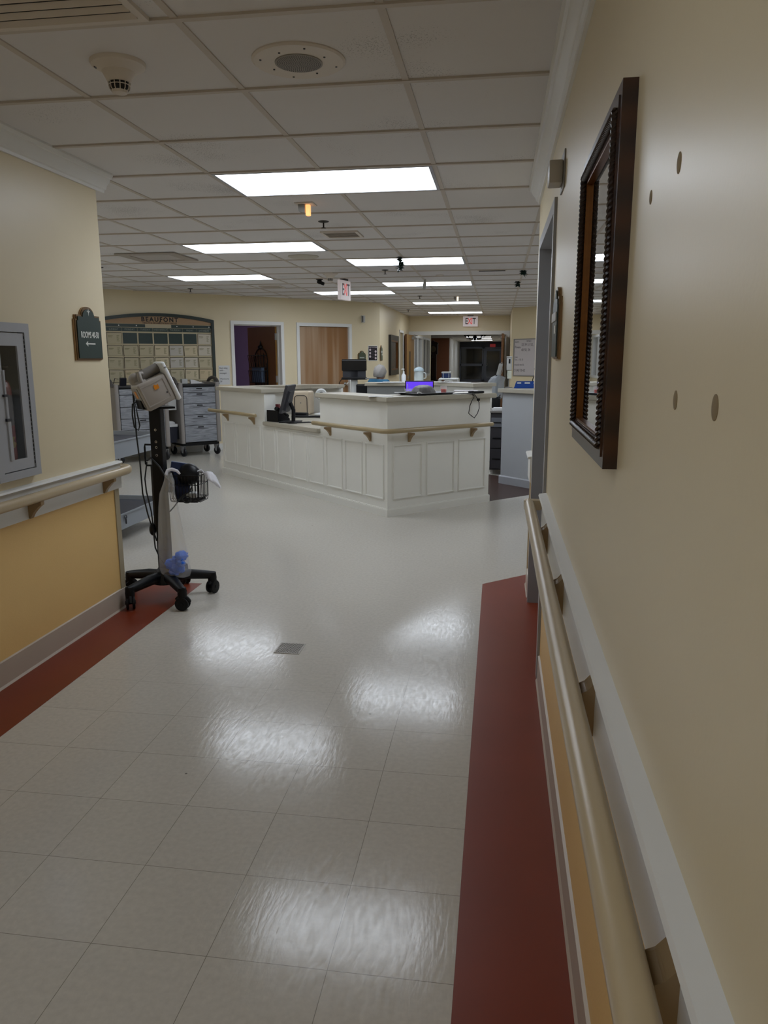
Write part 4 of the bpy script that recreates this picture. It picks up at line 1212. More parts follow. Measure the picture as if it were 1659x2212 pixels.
def skin_body(name, joints, edges, material, parent=None, lvl=2):
    me = bpy.data.meshes.new(name)
    ks = list(joints)
    me.from_pydata([joints[k][0] for k in ks], [(ks.index(a), ks.index(b)) for a, b in edges], [])
    o = bpy.data.objects.new(name, me)
    COL.objects.link(o)
    md = o.modifiers.new('skin', 'SKIN')
    md.use_smooth_shade = True
    for i, k in enumerate(ks):
        r = joints[k][1]
        if not isinstance(r, tuple): r = (r, r)
        me.skin_vertices[0].data[i].radius = r
        me.skin_vertices[0].data[i].use_root = (i == 0)
    sb_ = o.modifiers.new('sub', 'SUBSURF'); sb_.levels = lvl; sb_.render_levels = lvl
    me.materials.append(material)
    dg = bpy.context.evaluated_depsgraph_get()
    m2 = bpy.data.meshes.new_from_object(o.evaluated_get(dg))
    bpy.data.objects.remove(o)
    m2.materials.clear(); m2.materials.append(material)
    m2.polygons.foreach_set('use_smooth', [True] * len(m2.polygons))
    o = bpy.data.objects.new(name, m2)
    COL.objects.link(o)
    if parent is not None: o.parent = parent
    return o
SKIN = mat('skin', '#b98f78', 0.5)
# person seated, facing away and slightly right (local +y is forward)
pr = thing('person', 'seated person with short grey hair in a blue top, seen from behind', 'person', (-1.90, 12.30, 0), math.radians(-30))
J = {'pelvis': ((0, 0, 0.52), (0.13, 0.11)), 'belly': ((0, -0.01, 0.68), (0.125, 0.10)), 'chest': ((0, 0.0, 0.91), (0.14, 0.10)), 'neckb': ((0, 0.015, 1.035), 0.058), 'neck': ((0, 0.03, 1.07), 0.047),
     'skull': ((0, 0.045, 1.16), (0.062, 0.075)), 'crown': ((0, 0.03, 1.235), (0.06, 0.07)),
     'shl': ((-0.15, 0.0, 1.025), 0.052), 'ell': ((-0.21, 0.07, 0.74), 0.038), 'wrl': ((-0.13, 0.30, 0.76), 0.026), 'pal': ((-0.11, 0.37, 0.765), (0.034, 0.014)),
     'shr': ((0.15, 0.0, 1.025), 0.052), 'elr': ((0.21, 0.07, 0.74), 0.038), 'wrr': ((0.13, 0.30, 0.76), 0.026), 'par': ((0.11, 0.37, 0.765), (0.034, 0.014)),
     'hil': ((-0.09, 0.04, 0.50), 0.085), 'knl': ((-0.10, 0.43, 0.50), 0.058), 'anl': ((-0.10, 0.42, 0.10), 0.038), 'tol': ((-0.10, 0.56, 0.035), 0.03),
     'hir': ((0.09, 0.04, 0.50), 0.085), 'knr': ((0.10, 0.43, 0.50), 0.058), 'anr': ((0.10, 0.42, 0.10), 0.038), 'tor': ((0.10, 0.56, 0.035), 0.03)}
E_ = [('pelvis', 'belly'), ('belly', 'chest'), ('chest', 'neckb'), ('neckb', 'neck'), ('neck', 'skull'), ('skull', 'crown'), ('chest', 'shl'), ('shl', 'ell'), ('ell', 'wrl'), ('wrl', 'pal'), ('chest', 'shr'), ('shr', 'elr'), ('elr', 'wrr'), ('wrr', 'par'),
      ('pelvis', 'hil'), ('hil', 'knl'), ('knl', 'anl'), ('anl', 'tol'), ('pelvis', 'hir'), ('hir', 'knr'), ('knr', 'anr'), ('anr', 'tor')]
for sgn, s_ in ((-1, 'l'), (1, 'r')):
    bx = 0.11 * sgn
    for i, (dx, ln) in enumerate(((-0.024, 0.06), (-0.008, 0.072), (0.008, 0.068), (0.024, 0.052))):
        J['f%s%da' % (s_, i)] = ((bx + dx, 0.41, 0.768), 0.008)
        J['f%s%db' % (s_, i)] = ((bx + dx, 0.41 + ln * 0.6, 0.762), 0.0075)
        J['f%s%dc' % (s_, i)] = ((bx + dx, 0.41 + ln * 0.95, 0.750), 0.0065)
        E_ += [('pa' + s_, 'f%s%da' % (s_, i)), ('f%s%da' % (s_, i), 'f%s%db' % (s_, i)), ('f%s%db' % (s_, i), 'f%s%dc' % (s_, i))]
    J['t%sa' % s_] = ((bx - sgn * 0.035, 0.365, 0.76), 0.010); J['t%sb' % s_] = ((bx - sgn * 0.05, 0.395, 0.755), 0.008)
    E_ += [('pa' + s_, 't%sa' % s_), ('t%sa' % s_, 't%sb' % s_)]
body = skin_body('body', J, E_, SKIN, pr)
m = MB(); m.ball((0, 0.045, 1.185), 0.088, 20, 14, sx=0.86, sy=1.08, sz=1.22)
m.tube([(0, 0.135, 1.19), (0, 0.155, 1.165), (0, 0.135, 1.155)], [0.008, 0.013, 0.008], 8)
m.ball((-0.078, 0.04, 1.175), 0.02, 10, 8, sx=0.4, sz=1.5); m.ball((0.078, 0.04, 1.175), 0.02, 10, 8, sx=0.4, sz=1.5)
m.build('head', SKIN, pr, smooth=True)
m = MB()
for sx_ in (-0.03, 0.03):
    m.ball((sx_, 0.128, 1.195), 0.011, 10, 8)
m.build('eyes', WPL, pr, smooth=True)
MB().box(-0.022, 0.022, 0.131, 0.136, 1.128, 1.134, b=0.002).build('mouth', mat('lips', '#8d4a44', 0.5), pr)
HAIR = mat('silver_hair', '#94908c', 0.6, noise=0.35, nscale=30, stretch=(6, 6, 1), bump=0.5, bscale=40)
m = MB()
vs = []; n = 28; rings_ = 12
for i in range(rings_ + 1):
    ph_ = PI * 0.66 * i / rings_
    for k in range(n):
        th = 2 * PI * k / n
        front = max(0, math.sin(th))
        pp = min(ph_, PI * (0.66 - 0.32 * front ** 0.7))
        rr_ = 0.106 * (1 + 0.05 * math.sin(7 * th + i) + 0.03 * math.sin(13 * th))
        vs.append((rr_ * 0.92 * math.sin(pp) * math.cos(th), 0.03 + rr_ * 1.08 * math.sin(pp) * math.sin(th), 1.19 + rr_ * 1.2 * math.cos(pp)))
fs = [(i * n + k, i * n + (k + 1) % n, (i + 1) * n + (k + 1) % n, (i + 1) * n + k) for i in range(rings_) for k in range(n)]
m._add(vs, fs); bmesh.ops.remove_doubles(m.bm, verts=m.bm.verts, dist=0.0005)
m.build('hair', HAIR, pr, smooth=True, ang=80)
pr.scale = (1.02, 1.02, 1.02)
K = {'p': ((0, 0, 0.50), (0.155, 0.135)), 'b': ((0, -0.01, 0.68), (0.15, 0.125)), 'c': ((0, 0.0, 0.92), (0.165, 0.125)), 'n': ((0, 0.0, 1.085), (0.09, 0.075)),
     'sl': ((-0.165, 0.0, 1.04), 0.068), 'el': ((-0.215, 0.06, 0.79), 0.058), 'sr': ((0.165, 0.0, 1.04), 0.068), 'er': ((0.215, 0.06, 0.79), 0.058)}
skin_body('scrub_top', K, [('p', 'b'), ('b', 'c'), ('c', 'n'), ('c', 'sl'), ('sl', 'el'), ('c', 'sr'), ('sr', 'er')], mat('teal_blue_scrubs', '#235f80', 0.8), pr)
K = {'p': ((0, 0.02, 0.50), (0.15, 0.12)), 'hl': ((-0.09, 0.08, 0.505), 0.10), 'kl': ((-0.10, 0.43, 0.505), 0.072), 'al': ((-0.10, 0.425, 0.14), 0.055), 'hr': ((0.09, 0.08, 0.505), 0.10), 'kr': ((0.10, 0.43, 0.505), 0.072), 'ar': ((0.10, 0.425, 0.14), 0.055)}
skin_body('trousers', K, [('p', 'hl'), ('hl', 'kl'), ('kl', 'al'), ('p', 'hr'), ('hr', 'kr'), ('kr', 'ar')], mat('teal_blue_scrubs', '#235f80', 0.8), pr)
ch = thing('office_chair', 'dark office chair under the seated person', 'chair', (-1.90, 12.30, 0), math.radians(-30))
MB().box(-0.23, 0.23, -0.2, 0.26, 0.36, 0.40, b=0.03).build('seat', BLACK, ch, smooth=True)
MB().tube([(0, 0, 0.08), (0, 0, 0.37)], 0.025, 10).build('pedestal', DGREY, ch)
MB().box(-0.2, 0.2, -0.235, -0.185, 0.50, 0.80, b=0.02).build('backrest', BLACK, ch, smooth=True)
for k in range(5):
    a = 2 * PI * k / 5
    MB().tube([(0, 0, 0.09), (0.27 * math.cos(a), 0.27 * math.sin(a), 0.06)], [0.025, 0.015], 8).build('leg', DGREY, ch)
    MB(T(0.27 * math.cos(a), 0.27 * math.sin(a), 0.026) @ RX(PI / 2)).lathe([(0.026, -0.012), (0.026, 0.012)], 14).build('caster', BLACK, ch)
# ------------------------------------------------------------------ diagonal wall: calendar, doors, signs
R45 = math.radians(45)
def P45(s, off=0.0, z=0.0):
    p = S45 @ Vector((s, -off, z)); return (p.x, p.y, p.z)
def casing(n, a, b, zt, d=0.055, proud=0.02):
    m = MB(S45)
    m.box(a - d, a, -proud, 0.16, 0, zt + d); m.box(b, b + d, -proud, 0.16, 0, zt + d); m.box(a, b, -proud, 0.16, zt, zt + d)
    m.box(a, a + 0.015, 0.07, 0.11, 0, zt); m.box(b - 0.015, b, 0.07, 0.11, 0, zt); m.box(a, b, 0.07, 0.11, zt - 0.015, zt)
    return struct(m.build('door_%d' % n, WHITE))
d2 = casing(2, D1a, D1b, DZ2)
d3 = casing(3, D2a, D2b, DZ2)
# closed birch door
MB(S45).box(D2a + 0.003, D2b - 0.003, 0.025, 0.068, 0.005, DZ2 - 0.003).build('door_leaf', DWOOD, d3)
m = MB(S45 @ T(D2b - 0.07, 0.0, 1.0)); m.tube([(0, 0.025, 0), (0, -0.02, 0)], 0.012, 10); m.ball((0, -0.04, 0), 0.03, 14, 10, sy=0.8); m.lathe([(0.032, 0), (0.032, 0.004)], 18, M=T(0, 0.025, 0) @ RX(PI / 2))
m.build('door_knob', CHROME, d3, smooth=True)
# open brown door folded into the office, hinged on the right jamb
hx = D1b - 0.02
ML = S45 @ T(hx, 0.12, 0) @ RZ(math.radians(90 + 6))      # leaf local x runs into the room
lf = MB(ML).box(0.0, 0.83, -0.022, 0.022, 0.01, DZ2 - 0.01).build('door_leaf', BROWN, d2)
MB(ML).box(-0.004, 0.001, -0.022, 0.022, 0.01, DZ2 - 0.01).build('door_edge', OAK, d2)
m = MB(ML)
for z in (0.3, 1.05, 1.75): m.box(-0.008, 0.0, -0.03, 0.03, z, z + 0.11)
m.build('hinge', CHROME, d2)
# office behind
m = MB(S45); m.box(-7.6, -4.6, 2.9, 3.0, 0, CE); m.box(-7.6, -7.5, 0.15, 2.9, 0, CE); m.box(-4.7, -4.6, 0.15, 2.9, 0, CE)
struct(m.build('wall_office', PURPLE))
ol = thing('ceiling_light', 'unseen ceiling lamp added to brighten the purple office', 'light', P45(-6.3, -1.6, CE), R45)  # hidden lamp added because the office came out too dark
MB().lathe([(0.12, 0), (0.12, -0.02)], 24).build('rim', METALW, ol)
MB().lathe([(0.10, -0.021), (0.08, -0.05), (0.02, -0.06)], 24).build('fill_lamp_shade', emat('office_fill_lamp', (1.0, 0.86, 0.7), 26.0), ol, smooth=True)
m = MB(S45 @ T(-5.62, 1.2, 0)); 
# wall rack hung on the open door
rk = thing('hanging_wire_rack', 'black wrought-iron rack with a finial hanging on the open brown door', 'rack', (0, 0, 0))
rk.matrix_world = ML @ T(0.42, 0.024, 0.0)
def rkp(pts, r=0.006, closed=False):
    m_.tube(pts, r, 6, closed=closed)
m_ = MB()
for x in (-0.17, -0.085, 0, 0.085, 0.17):
    top = 1.62 - abs(x) * 1.0 - (0.08 if abs(x) > 0.16 else 0)
    rkp([(x, 0.012, 0.95), (x, 0.012, top)])
rkp([(-0.19, 0.012, 0.9), (-0.19, 0.012, 1.42)] + [(-0.19 * math.cos(PI * k / 10), 0.012, 1.42 + 0.20 * math.sin(PI * k / 10)) for k in range(1, 10)] + [(0.19, 0.012, 1.42), (0.19, 0.012, 0.9)], 0.009)
m_.lathe([(0.01, 0), (0.045, 0.02), (0.05, 0.05), (0.02, 0.075), (0.012, 0.11), (0.002, 0.15)], 12, (0, 0.012, 1.60))
m_.build('scroll_frame', BLACK, rk, smooth=True)
for z0 in (1.30, 1.04):
    m_ = MB()
    for z in (z0, z0 + 0.20):
        rkp([(-0.18, 0.02, z), (-0.18, 0.13 + 0.03 * (z > z0), z), (0.18, 0.13 + 0.03 * (z > z0), z), (0.18, 0.02, z)], 0.006, True)
    for k in range(7):
        x = -0.18 + 0.06 * k
        rkp([(x, 0.13, z0), (x, 0.16, z0 + 0.20)], 0.004)
    for x in (-0.18, 0.18):
        for y in (0.05, 0.09):
            rkp([(x, y, z0), (x, y, z0 + 0.2)], 0.004)
    m_.build('basket', BLACK, rk)
m = MB(ML @ T(0.42, 0.024, 0)); m.box(-0.15, 0.14, 0.05, 0.11, 1.05, 1.30, M=T(0, 0, 0) @ RX(0.0))
tag(m.build('file_folders', mat('blue_grey_folder', '#4a5a70', 0.5)), 'blue-grey folders in the black rack on the open door', 'folders')
m = MB(ML @ T(0.42, 0.024, 0)); m.box(-0.17, 0.17, 0.005, 0.16, 0.80, 0.99, b=0.01)
tag(m.build('red_file_box', mat('dark_red_box2', '#6e1d12', 0.5)), 'dark red box at the bottom of the rack on the open door', 'box')

# activity calendar board
cal = thing('calendar_board', 'large dark green arched activity calendar board headed BEAUFONT on the diagonal wall', 'notice board', P45(-7.14), R45)
cx0, cx1, cz0 = -0.86, 0.86, 0.62
n = 24
def arc(x, h0, h1):
    # h0 at the ends, h1 in the centre
    t = x / cx1
    return h0 + (h1 - h0) * (1 - t * t)
outer = [(cx0, cz0), (cx1, cz0)] + [(cx1 - (cx1 - cx0) * k / n, arc(cx1 - (cx1 - cx0) * k / n, 2.035, 2.115)) for k in range(n + 1)]
inner = [(cx0 + 0.045, cz0 + 0.045), (cx1 - 0.045, cz0 + 0.045)] + [(cx1 - 0.045 - (cx1 - cx0 - 0.09) * k / n, arc(cx1 - 0.045 - (cx1 - cx0 - 0.09) * k / n, 1.985, 2.07)) for k in range(n + 1)]
MB().ring(outer, inner, -0.035, -0.001, 'xz').build('frame', mat('dark_green_frame', '#25302b', 0.4), cal)
MB().prism(inner, -0.015, -0.002, 'xz').build('backing', mat('pocket_cream', '#bfb394', 0.6), cal)
hd = [p for p in inner[2:]]
m = MB().prism([(cx1 - 0.046, 1.955), ] + [(x, z - 0.001) for x, z in hd] + [(cx0 + 0.046, 1.955)], -0.018, -0.0152, 'xz'); m.build('header_panel', mat('tan_header', '#a58767', 0.6), cal)
text('title', 'BEAUFONT', 0.092, INK, cal, T(0, -0.0188, 2.020), space=1.3, bold=0.003)
text('subtitle', 'HEALTH & REHABILITATION CENTER', 0.030, INK, cal, T(0, -0.0188, 1.970), sx=1.05, bold=0.0006)
MB().box(-0.007, 0.007, -0.0195, -0.018, 1.982, 2.0).build('title_mark', INK, cal)
m = MB(); m.box(cx0 + 0.046, -0.23, -0.020, -0.0153, 1.905, 1.95); m.box(0.17, cx1 - 0.046, -0.020, -0.0153, 1.905, 1.95); m.build('magnet_bar', GREEN, cal)
m = MB().box(-0.23, 0.17, -0.019, -0.0153, 1.907, 1.948); m.build('month_strip', mat('pale_strip', '#b6aa92', 0.6), cal)
for x in (-0.62, -0.36, 0.26, 0.52, 0.78):
    MB(T(x, -0.0202, 1.928) @ RX(PI / 2)).lathe([(0.009, 0), (0.007, 0.004)], 12).build('magnet_dot', SIGNW, cal)
DAYS = ['SUNDAY', 'MONDAY', 'TUESDAY', 'WEDNESDAY', 'THURSDAY', 'FRIDAY', 'SATURDAY']
DAYW = mat('day_lettering', '#8a8f86', 0.6)
cw_ = 0.232
for k, dname in enumerate(DAYS):
    xc = -0.697 + cw_ * k
    MB().box(xc - cw_ / 2 + 0.003, xc + cw_ / 2 - 0.003, -0.020, -0.0153, 1.845, 1.898).build('day_header', GREEN, cal)
    text('day_name', dname, 0.036, DAYW, cal, T(xc, -0.0206, 1.871), sx=0.95)
for k in range(1, 6):
    xc = -0.697 + cw_ * k
    MB().box(xc - cw_ / 2 + 0.012, xc + cw_ / 2 - 0.012, -0.020, -0.0153, 1.668, 1.822).build('blank_panel', GREEN, cal)
tones = ['#c9bc9e', '#bdb8ae', '#c4b392', '#c6beae', '#b8ae92']
rnd = random.Random(11)
rows = ['top', 'second', 'third', 'fourth', 'bottom']
INKC = mat('faint_print', '#85805f', 0.7)
for r_ in range(5):
    for k in range(7):
        if r_ == 0 and 0 < k < 6: continue
        xc = -0.697 + cw_ * k; zc = 1.745 - 0.178 * r_
        M_ = T(*P45(-7.14)) @ RZ(R45) @ T(xc, -0.021, zc) @ RY(rnd.uniform(-0.03, 0.03))
        c = thing('calendar_card', 'printed schedule card in the %s column, %s row of the calendar board' % (DAYS[k].capitalize(), rows[r_]), 'card', (0, 0, 0), 0, 'schedule cards on the calendar board')
        c.matrix_world = M_
        tn = rnd.choice(tones)
        MB().box(-0.110, 0.110, 0.0005, 0.0025, -0.079, 0.080).build('card_shadow_back', mat('card_shadow_dark', '#2e2618', 0.7), c)  # dark sheet showing past the card edges, painted in as their shadow
        MB().box(-0.104, 0.104, -0.0015, 0.0, -0.073, 0.073).build('card_face', mat('card_' + tn[1:], tn, 0.7), c)
        m = MB()
        m.box(-0.09, -0.02, -0.0022, -0.0016, 0.028, 0.036); m.box(-0.09, -0.035, -0.0022, -0.0016, 0.012, 0.017)
        for q in range(7): m.box(0.035, 0.075 - 0.008 * (q % 3), -0.0022, -0.0016, 0.035 - q * 0.013, 0.041 - q * 0.013)
        m.build('print', INKC, c)
        MB().box(-0.106, 0.106, -0.004, 0.004, -0.084, -0.0745).build('pocket_lip', mat('pocket_cream', '#bfb394', 0.6), c)
# printed notice
nt_ = thing('notice_sheet', 'white printed paper notice taped beside the calendar board', 'paper notice', P45(-6.125, 0.0, 1.19), R45)
MB().box(-0.095, 0.095, -0.003, -0.001, -0.15, 0.15).build('sheet', PAPER, nt_)
for s_, z in (('East wing', 0.11), ('unit -', 0.075), ('manager', 0.03), ('Wyntoure', -0.06), ('28', -0.10)):
    text('lettering', s_, 0.036, INK, nt_, T(-0.08, -0.0035, z), align='LEFT')
bx = thing('wall_sensor', 'small grey sensor box high on the diagonal wall right of the wooden door', 'sensor', P45(-3.42, 0, 2.13), R45)
MB().box(-0.03, 0.03, -0.04, 0, -0.06, 0.06, b=0.004).build('housing', LGREY, bx)
MB().box(-0.03, -0.012, -0.0415, -0.04, -0.05, 0.05).build('dark_window', INK, bx)
OLIVE = mat('faded_sign_green', '#4b533e', 0.5)
make_plaque('room_sign', 'faded green plaque with two pale lines right of the wooden door', P45(-3.45, 0, 1.30), R45, 0.17, 0.24, 0.28, green=OLIVE)
m = MB(S45 @ T(-3.45, -0.0195, 1.30)); m.box(-0.05, 0.05, -0.001, 0.0, 0.150, 0.165); m.box(-0.05, 0.05, -0.001, 0.0, 0.115, 0.130)
o = m.build('sign_lines', LGREY)
for q in bpy.data.objects:
    if q.name.startswith('room_sign') and q.type == 'EMPTY':
        o.parent = q; o.matrix_parent_inverse = (T(*P45(-3.45, 0, 1.30)) @ RZ(R45)).inverted()
ps = thing('hand_washing_poster', 'black poster with six white round pictures on the diagonal wall', 'poster', P45(-3.20, 0, 1.535), R45)
MB().box(-0.105, 0.105, -0.004, -0.001, -0.135, 0.135).build('border', SIGNW, ps)
MB().box(-0.095, 0.095, -0.006, -0.0045, -0.125, 0.125).build('poster_face', mat('poster_dark', '#1a1018', 0.5), ps)
m = MB()
for i in range(6):
    m.lathe([(0.021, 0), (0.019, 0.0012)], 18, M=T((-0.062 if i % 2 == 0 else 0.062), -0.0062, 0.062 - 0.030 * i) @ RX(PI / 2))
m.build('round_pictures', mat('poster_pink_white', '#d8c8cc', 0.6), ps)
text('title', 'Wash Your Hands', 0.026, mat('poster_pink_white', '#d8c8cc', 0.6), ps, T(0, -0.0068, 0.103))
m = MB()
for i in range(6): m.box(-0.035, 0.035, -0.0068, -0.0061, 0.060 - 0.028 * i, 0.063 - 0.028 * i)
m.build('captions', mat('poster_grey', '#7a6a72', 0.6), ps)

# left hall wall (x = -2.15 facing +x)
make_plaque('room_sign', 'narrow-looking green plaque seen at an angle left of the far framed picture', (-2.15, 14.17, 1.40), PI / 2, 0.25, 0.235, 0.28, band=True, green=OLIVE)
fp = thing('framed_picture', 'tall dark framed picture with gold inner edge on the far left hall wall', 'picture', (-2.15, 15.8, 1.50))
MB().ring(rect(-0.60, 0.60, -0.39, 0.40), rect(-0.50, 0.50, -0.29, 0.30), 0.0, 0.05, 'yz').build('outer_frame', mat('near_black_frame', '#150f0c', 0.35), fp)
MB().ring(rect(-0.505, 0.505, -0.295, 0.305), rect(-0.47, 0.47, -0.26, 0.27), 0.01, 0.045, 'yz').build('gilt_slip', GILT, fp)
MB().box(0.008, 0.012, -0.47, 0.47, -0.26, 0.27).build('print', mat('brown_art_print', '#6b5f50', 0.6, noise=0.5, nscale=5), fp)
MB().box(0.020, 0.021, -0.47, 0.47, -0.26, 0.27).build('glass', GLASS, fp)
o = MB().ring(rect(16.9 - 0.05, 17.55, 0, 2.05), rect(16.9, 17.5, 0.0, 2.0), -2.155, -2.135, 'yz').build('door_4', WHITE); struct(o)
MB().box(-2.29, -2.25, 16.9, 17.5, 0.005, 2.0).build('door_leaf', mat('grey_brown_door', '#5a5148', 0.4), o)

# double doors of the entry wall
m = MB()
m.box(-2.16, -2.07, 18.675, 18.87, 0, 2.075); m.box(0.17, 0.249, 18.675, 18.87, 0, 2.075); m.box(-2.07, 0.17, 18.675, 18.87, 1.99, 2.075)
d5 = struct(m.build('door_5', WHITE))
for (hxy, txy, nm) in (((-2.045, 18.66), (-2.09, 17.57), 'left'), ((0.115, 18.66), (0.075, 17.57), 'right')):
    a = Vector((*hxy, 0)); b = Vector((*txy, 0)); d = b - a; L_ = d.length
    M_ = T(*a) @ RZ(math.atan2(d.y, d.x))
    MB(M_).box(0, L_, -0.022, 0.022, 0.01, 1.98).build('door_leaf', OAK, d5)
    MB(M_).box(L_, L_ + 0.004, -0.022, 0.022, 0.01, 1.98).build('edge_band', BROWN, d5)
    m = MB(M_); sg = 1 if nm == 'left' else -1
    m.box(0.10, 0.34, sg * 0.022, sg * 0.075, 1.88, 1.95); m.tube([(0.2, sg * 0.06, 1.95), (0.05, sg * 0.12, 1.97), (-0.02, sg * 0.02, 1.99)], 0.008, 6)
    m.build('door_closer', GREY, d5)
    MB(M_).box(0.94, 1.0, sg * 0.022, sg * 0.05, 0.98, 1.05).build('latch_plate', CHROME, d5)
    MB(M_).box(0.55, 0.70, sg * 0.0225, sg * 0.024, 0.85, 1.60).build('vision_strip', INK, d5) if nm == 'left' else None

def exit_sign(loc, rz, label, w, h, glow=0.9, drop=0.0):
    t = thing('exit_sign', label, 'exit sign', loc, rz)
    MB().box(-w / 2, w / 2, -0.022, 0.022, -h, 0, b=0.006).build('housing', mat('exit_face', '#d9cfd0', 0.5, emit=0.25), t)
    lm = emat('exit_red', (0.62, 0.07, 0.06), 0.55)
    text('lettering_dark', 'E', h * 0.86, mat('exit_dark_letter', '#3c3436', 0.5), t, T(-w * 0.255, -0.0228, -h * 0.50), sx=0.72, bold=0.002)
    text('lettering', 'X', h * 0.86, lm, t, T(-w * 0.055, -0.0228, -h * 0.50), sx=0.66, bold=0.002)
    text('lettering', 'I', h * 0.86, lm, t, T(w * 0.10, -0.0228, -h * 0.50), sx=0.72, bold=0.002)
    text('lettering_dark', 'T', h * 0.86, mat('exit_dark_letter', '#3c3436', 0.5), t, T(w * 0.25, -0.0228, -h * 0.50), sx=0.66, bold=0.002)
    MB().box(-w * 0.2, w * 0.2, -0.03, 0.03, 0.0, 0.018).build('canopy', DGREY, t)
    return t
exit_sign((-0.68, 18.60, CE - 0.02), 0.0, 'EXIT sign hanging in front of the double doors', 0.35, 0.235)
exit_sign((-1.955, 9.82, CE - 0.02), math.radians(77), 'EXIT sign hanging from the ceiling, seen almost edge-on before a light panel', 0.31, 0.24)

# whiteboard
MWB = SWB
wb = thing('whiteboard', 'whiteboard with handwritten room numbers on the right diagonal wall', 'whiteboard', tuple(SWB @ Vector((0, 0, 0))), math.radians(-45))
MB().ring(rect(0.075, 1.45, 1.085, 1.82), rect(0.095, 1.43, 1.105, 1.80), -0.02, -0.001, 'xz').build('frame', GREY, wb)
MB().box(0.095, 1.43, -0.010, -0.002, 1.105, 1.80).build('board_surface', mat('whiteboard_face', '#c4bebf', 0.3), wb)
HW = mat('marker_ink', '#4a4048', 0.6)
for s_, x, z, sz in (('ALERTS', 0.11, 1.755, 0.045), ('VITALS', 0.42, 1.765, 0.055), ('32 39 51 52,', 0.285, 1.70, 0.085), ('Private', 0.11, 1.655, 0.075), ('40 50, 54', 0.285, 1.60, 0.085), ('Hospice', 0.11, 1.46, 0.035), ('Yes ---- 50, 53', 0.11, 1.41, 0.055), ('wounds wm-50,', 0.11, 1.31, 0.055), ('51(4)/ 50-62', 0.11, 1.20, 0.08)):
    text('handwriting', s_, sz * 0.92, HW, wb, T(x, -0.0108, z), align='LEFT', sx=0.8)

# ------------------------------------------------------------------ hall beyond the doors
BLINDG = mat('grey_window_blind', '#777b84', 0.4)
for i, (a, b) in enumerate(((20.3, 22.55), (22.75, 25.0))):
    w1 = struct(MB().ring(rect(a, b, 0.9, 2.05), rect(a + 0.06, b - 0.06, 0.96, 1.99), -2.36, -2.19, 'yz').build('window_%d' % (i + 1), WHITE))
    MB().box(-2.30, -2.29, a + 0.06, b - 0.06, 0.96, 1.99).build('blind', BLINDG, w1)
    MB().box(-2.25, -2.245, a + 0.06, b - 0.06, 0.96, 1.99).build('pane', GLASS, w1)
    MB().box(-2.24, -2.20, (a + b) / 2 - 0.04, (a + b) / 2 + 0.04, 0.96, 1.99).build('mullion', WHITE, w1)
# grandfather clock
gc = thing('grandfather_clock', 'tall dark wooden grandfather clock against the brown lobby wall', 'clock', (-3.05, 36.5, 0), 0.0)
CLK = mat('dark_mahogany', '#2c0f0a', 0.3)
m = MB(); m.box(-0.22, 0.22, -0.02, 0.28, 0, 0.45, b=0.01); m.box(-0.15, 0.15, 0.0, 0.26, 0.45, 1.62); m.build('case', CLK, gc)
m = MB(); m.box(-0.21, 0.21, -0.03, 0.28, 1.62, 2.08, b=0.01); m.prism([(-0.24, 2.08), (0.24, 2.08), (0.20, 2.16), (0.05, 2.22), (0, 2.27), (-0.05, 2.22), (-0.20, 2.16)], -0.04, 0.28, 'xz'); m.build('hood', CLK, gc)
MB(T(0, -0.031, 1.86) @ RX(PI / 2)).lathe([(0.14, 0), (0.14, 0.004)], 28).build('dial', mat('clock_dial', '#6e6048', 0.5), gc)
MB().box(-0.07, 0.07, -0.004, 0.0, 0.6, 1.45).build('pendulum_window', mat('amber_dark_glass', '#3d2018', 0.2), gc)
# chandelier
cd = thing('chandelier', 'dark multi-arm chandelier silhouetted beyond the double doors', 'chandelier', (-0.93, 30.5, CE))
m = MB(); m.tube([(0, 0, 0), (0, 0, -0.12)], 0.01, 6); m.lathe([(0.01, -0.10), (0.05, -0.14), (0.08, -0.20), (0.04, -0.28), (0.015, -0.33), (0.003, -0.37)], 14); m.build('central_body', BLACK, cd, smooth=True)
for k in range(8):
    a = 2 * PI * k / 8
    m = MB(); c, s_ = math.cos(a), math.sin(a)
    m.tube([(0.04 * c, 0.04 * s_, -0.22), (0.16 * c, 0.16 * s_, -0.27), (0.30 * c, 0.30 * s_, -0.24), (0.38 * c, 0.38 * s_, -0.15)], 0.012, 6)
    m.lathe([(0.02, -0.16), (0.045, -0.14), (0.055, -0.09), (0.05, -0.04)], 10, (0.38 * c, 0.38 * s_, 0)); m.build('arm', BLACK, cd, smooth=True)
# dark glazed entrance
ALU = mat('dark_aluminium', '#5e616c', 0.4, metal=0.2)
dg_ = MB()
Ye = 49.0
for x in (-2.41, -1.02, -0.93, 0.18):
    dg_.box(x, x + 0.07, Ye - 0.04, Ye + 0.04, 0, 2.12)
dg_.box(-2.42, 0.25, Ye - 0.04, Ye + 0.04, 2.02, 2.12); dg_.box(-2.42, 0.25, Ye - 0.04, Ye + 0.04, 0, 0.12); dg_.box(-2.42, -0.93, Ye - 0.04, Ye + 0.04, 0.95, 1.10)
d6 = struct(dg_.build('door_6', ALU))
m = MB(); m.ring(rect(-0.86, 0.18, 0.02, 1.99), rect(-0.74, 0.06, 0.25, 1.86), Ye - 0.03, Ye + 0.02, 'xz'); m.build('door_leaf', ALU, d6)
m = MB(); m.box(-2.40, 0.24, Ye + 0.002, Ye + 0.012, 0.1, 2.05); m.build('night_glass', mat('night_glass', '#08090d', 0.06, spec=0.8), d6)
m = MB(); m.tube([(-0.79, Ye - 0.08, 0.95), (-0.70, Ye - 0.10, 0.98), (-0.69, Ye - 0.10, 1.12), (-0.79, Ye - 0.08, 1.15)], 0.016, 8); m.build('pull_handle', CHROME, d6)
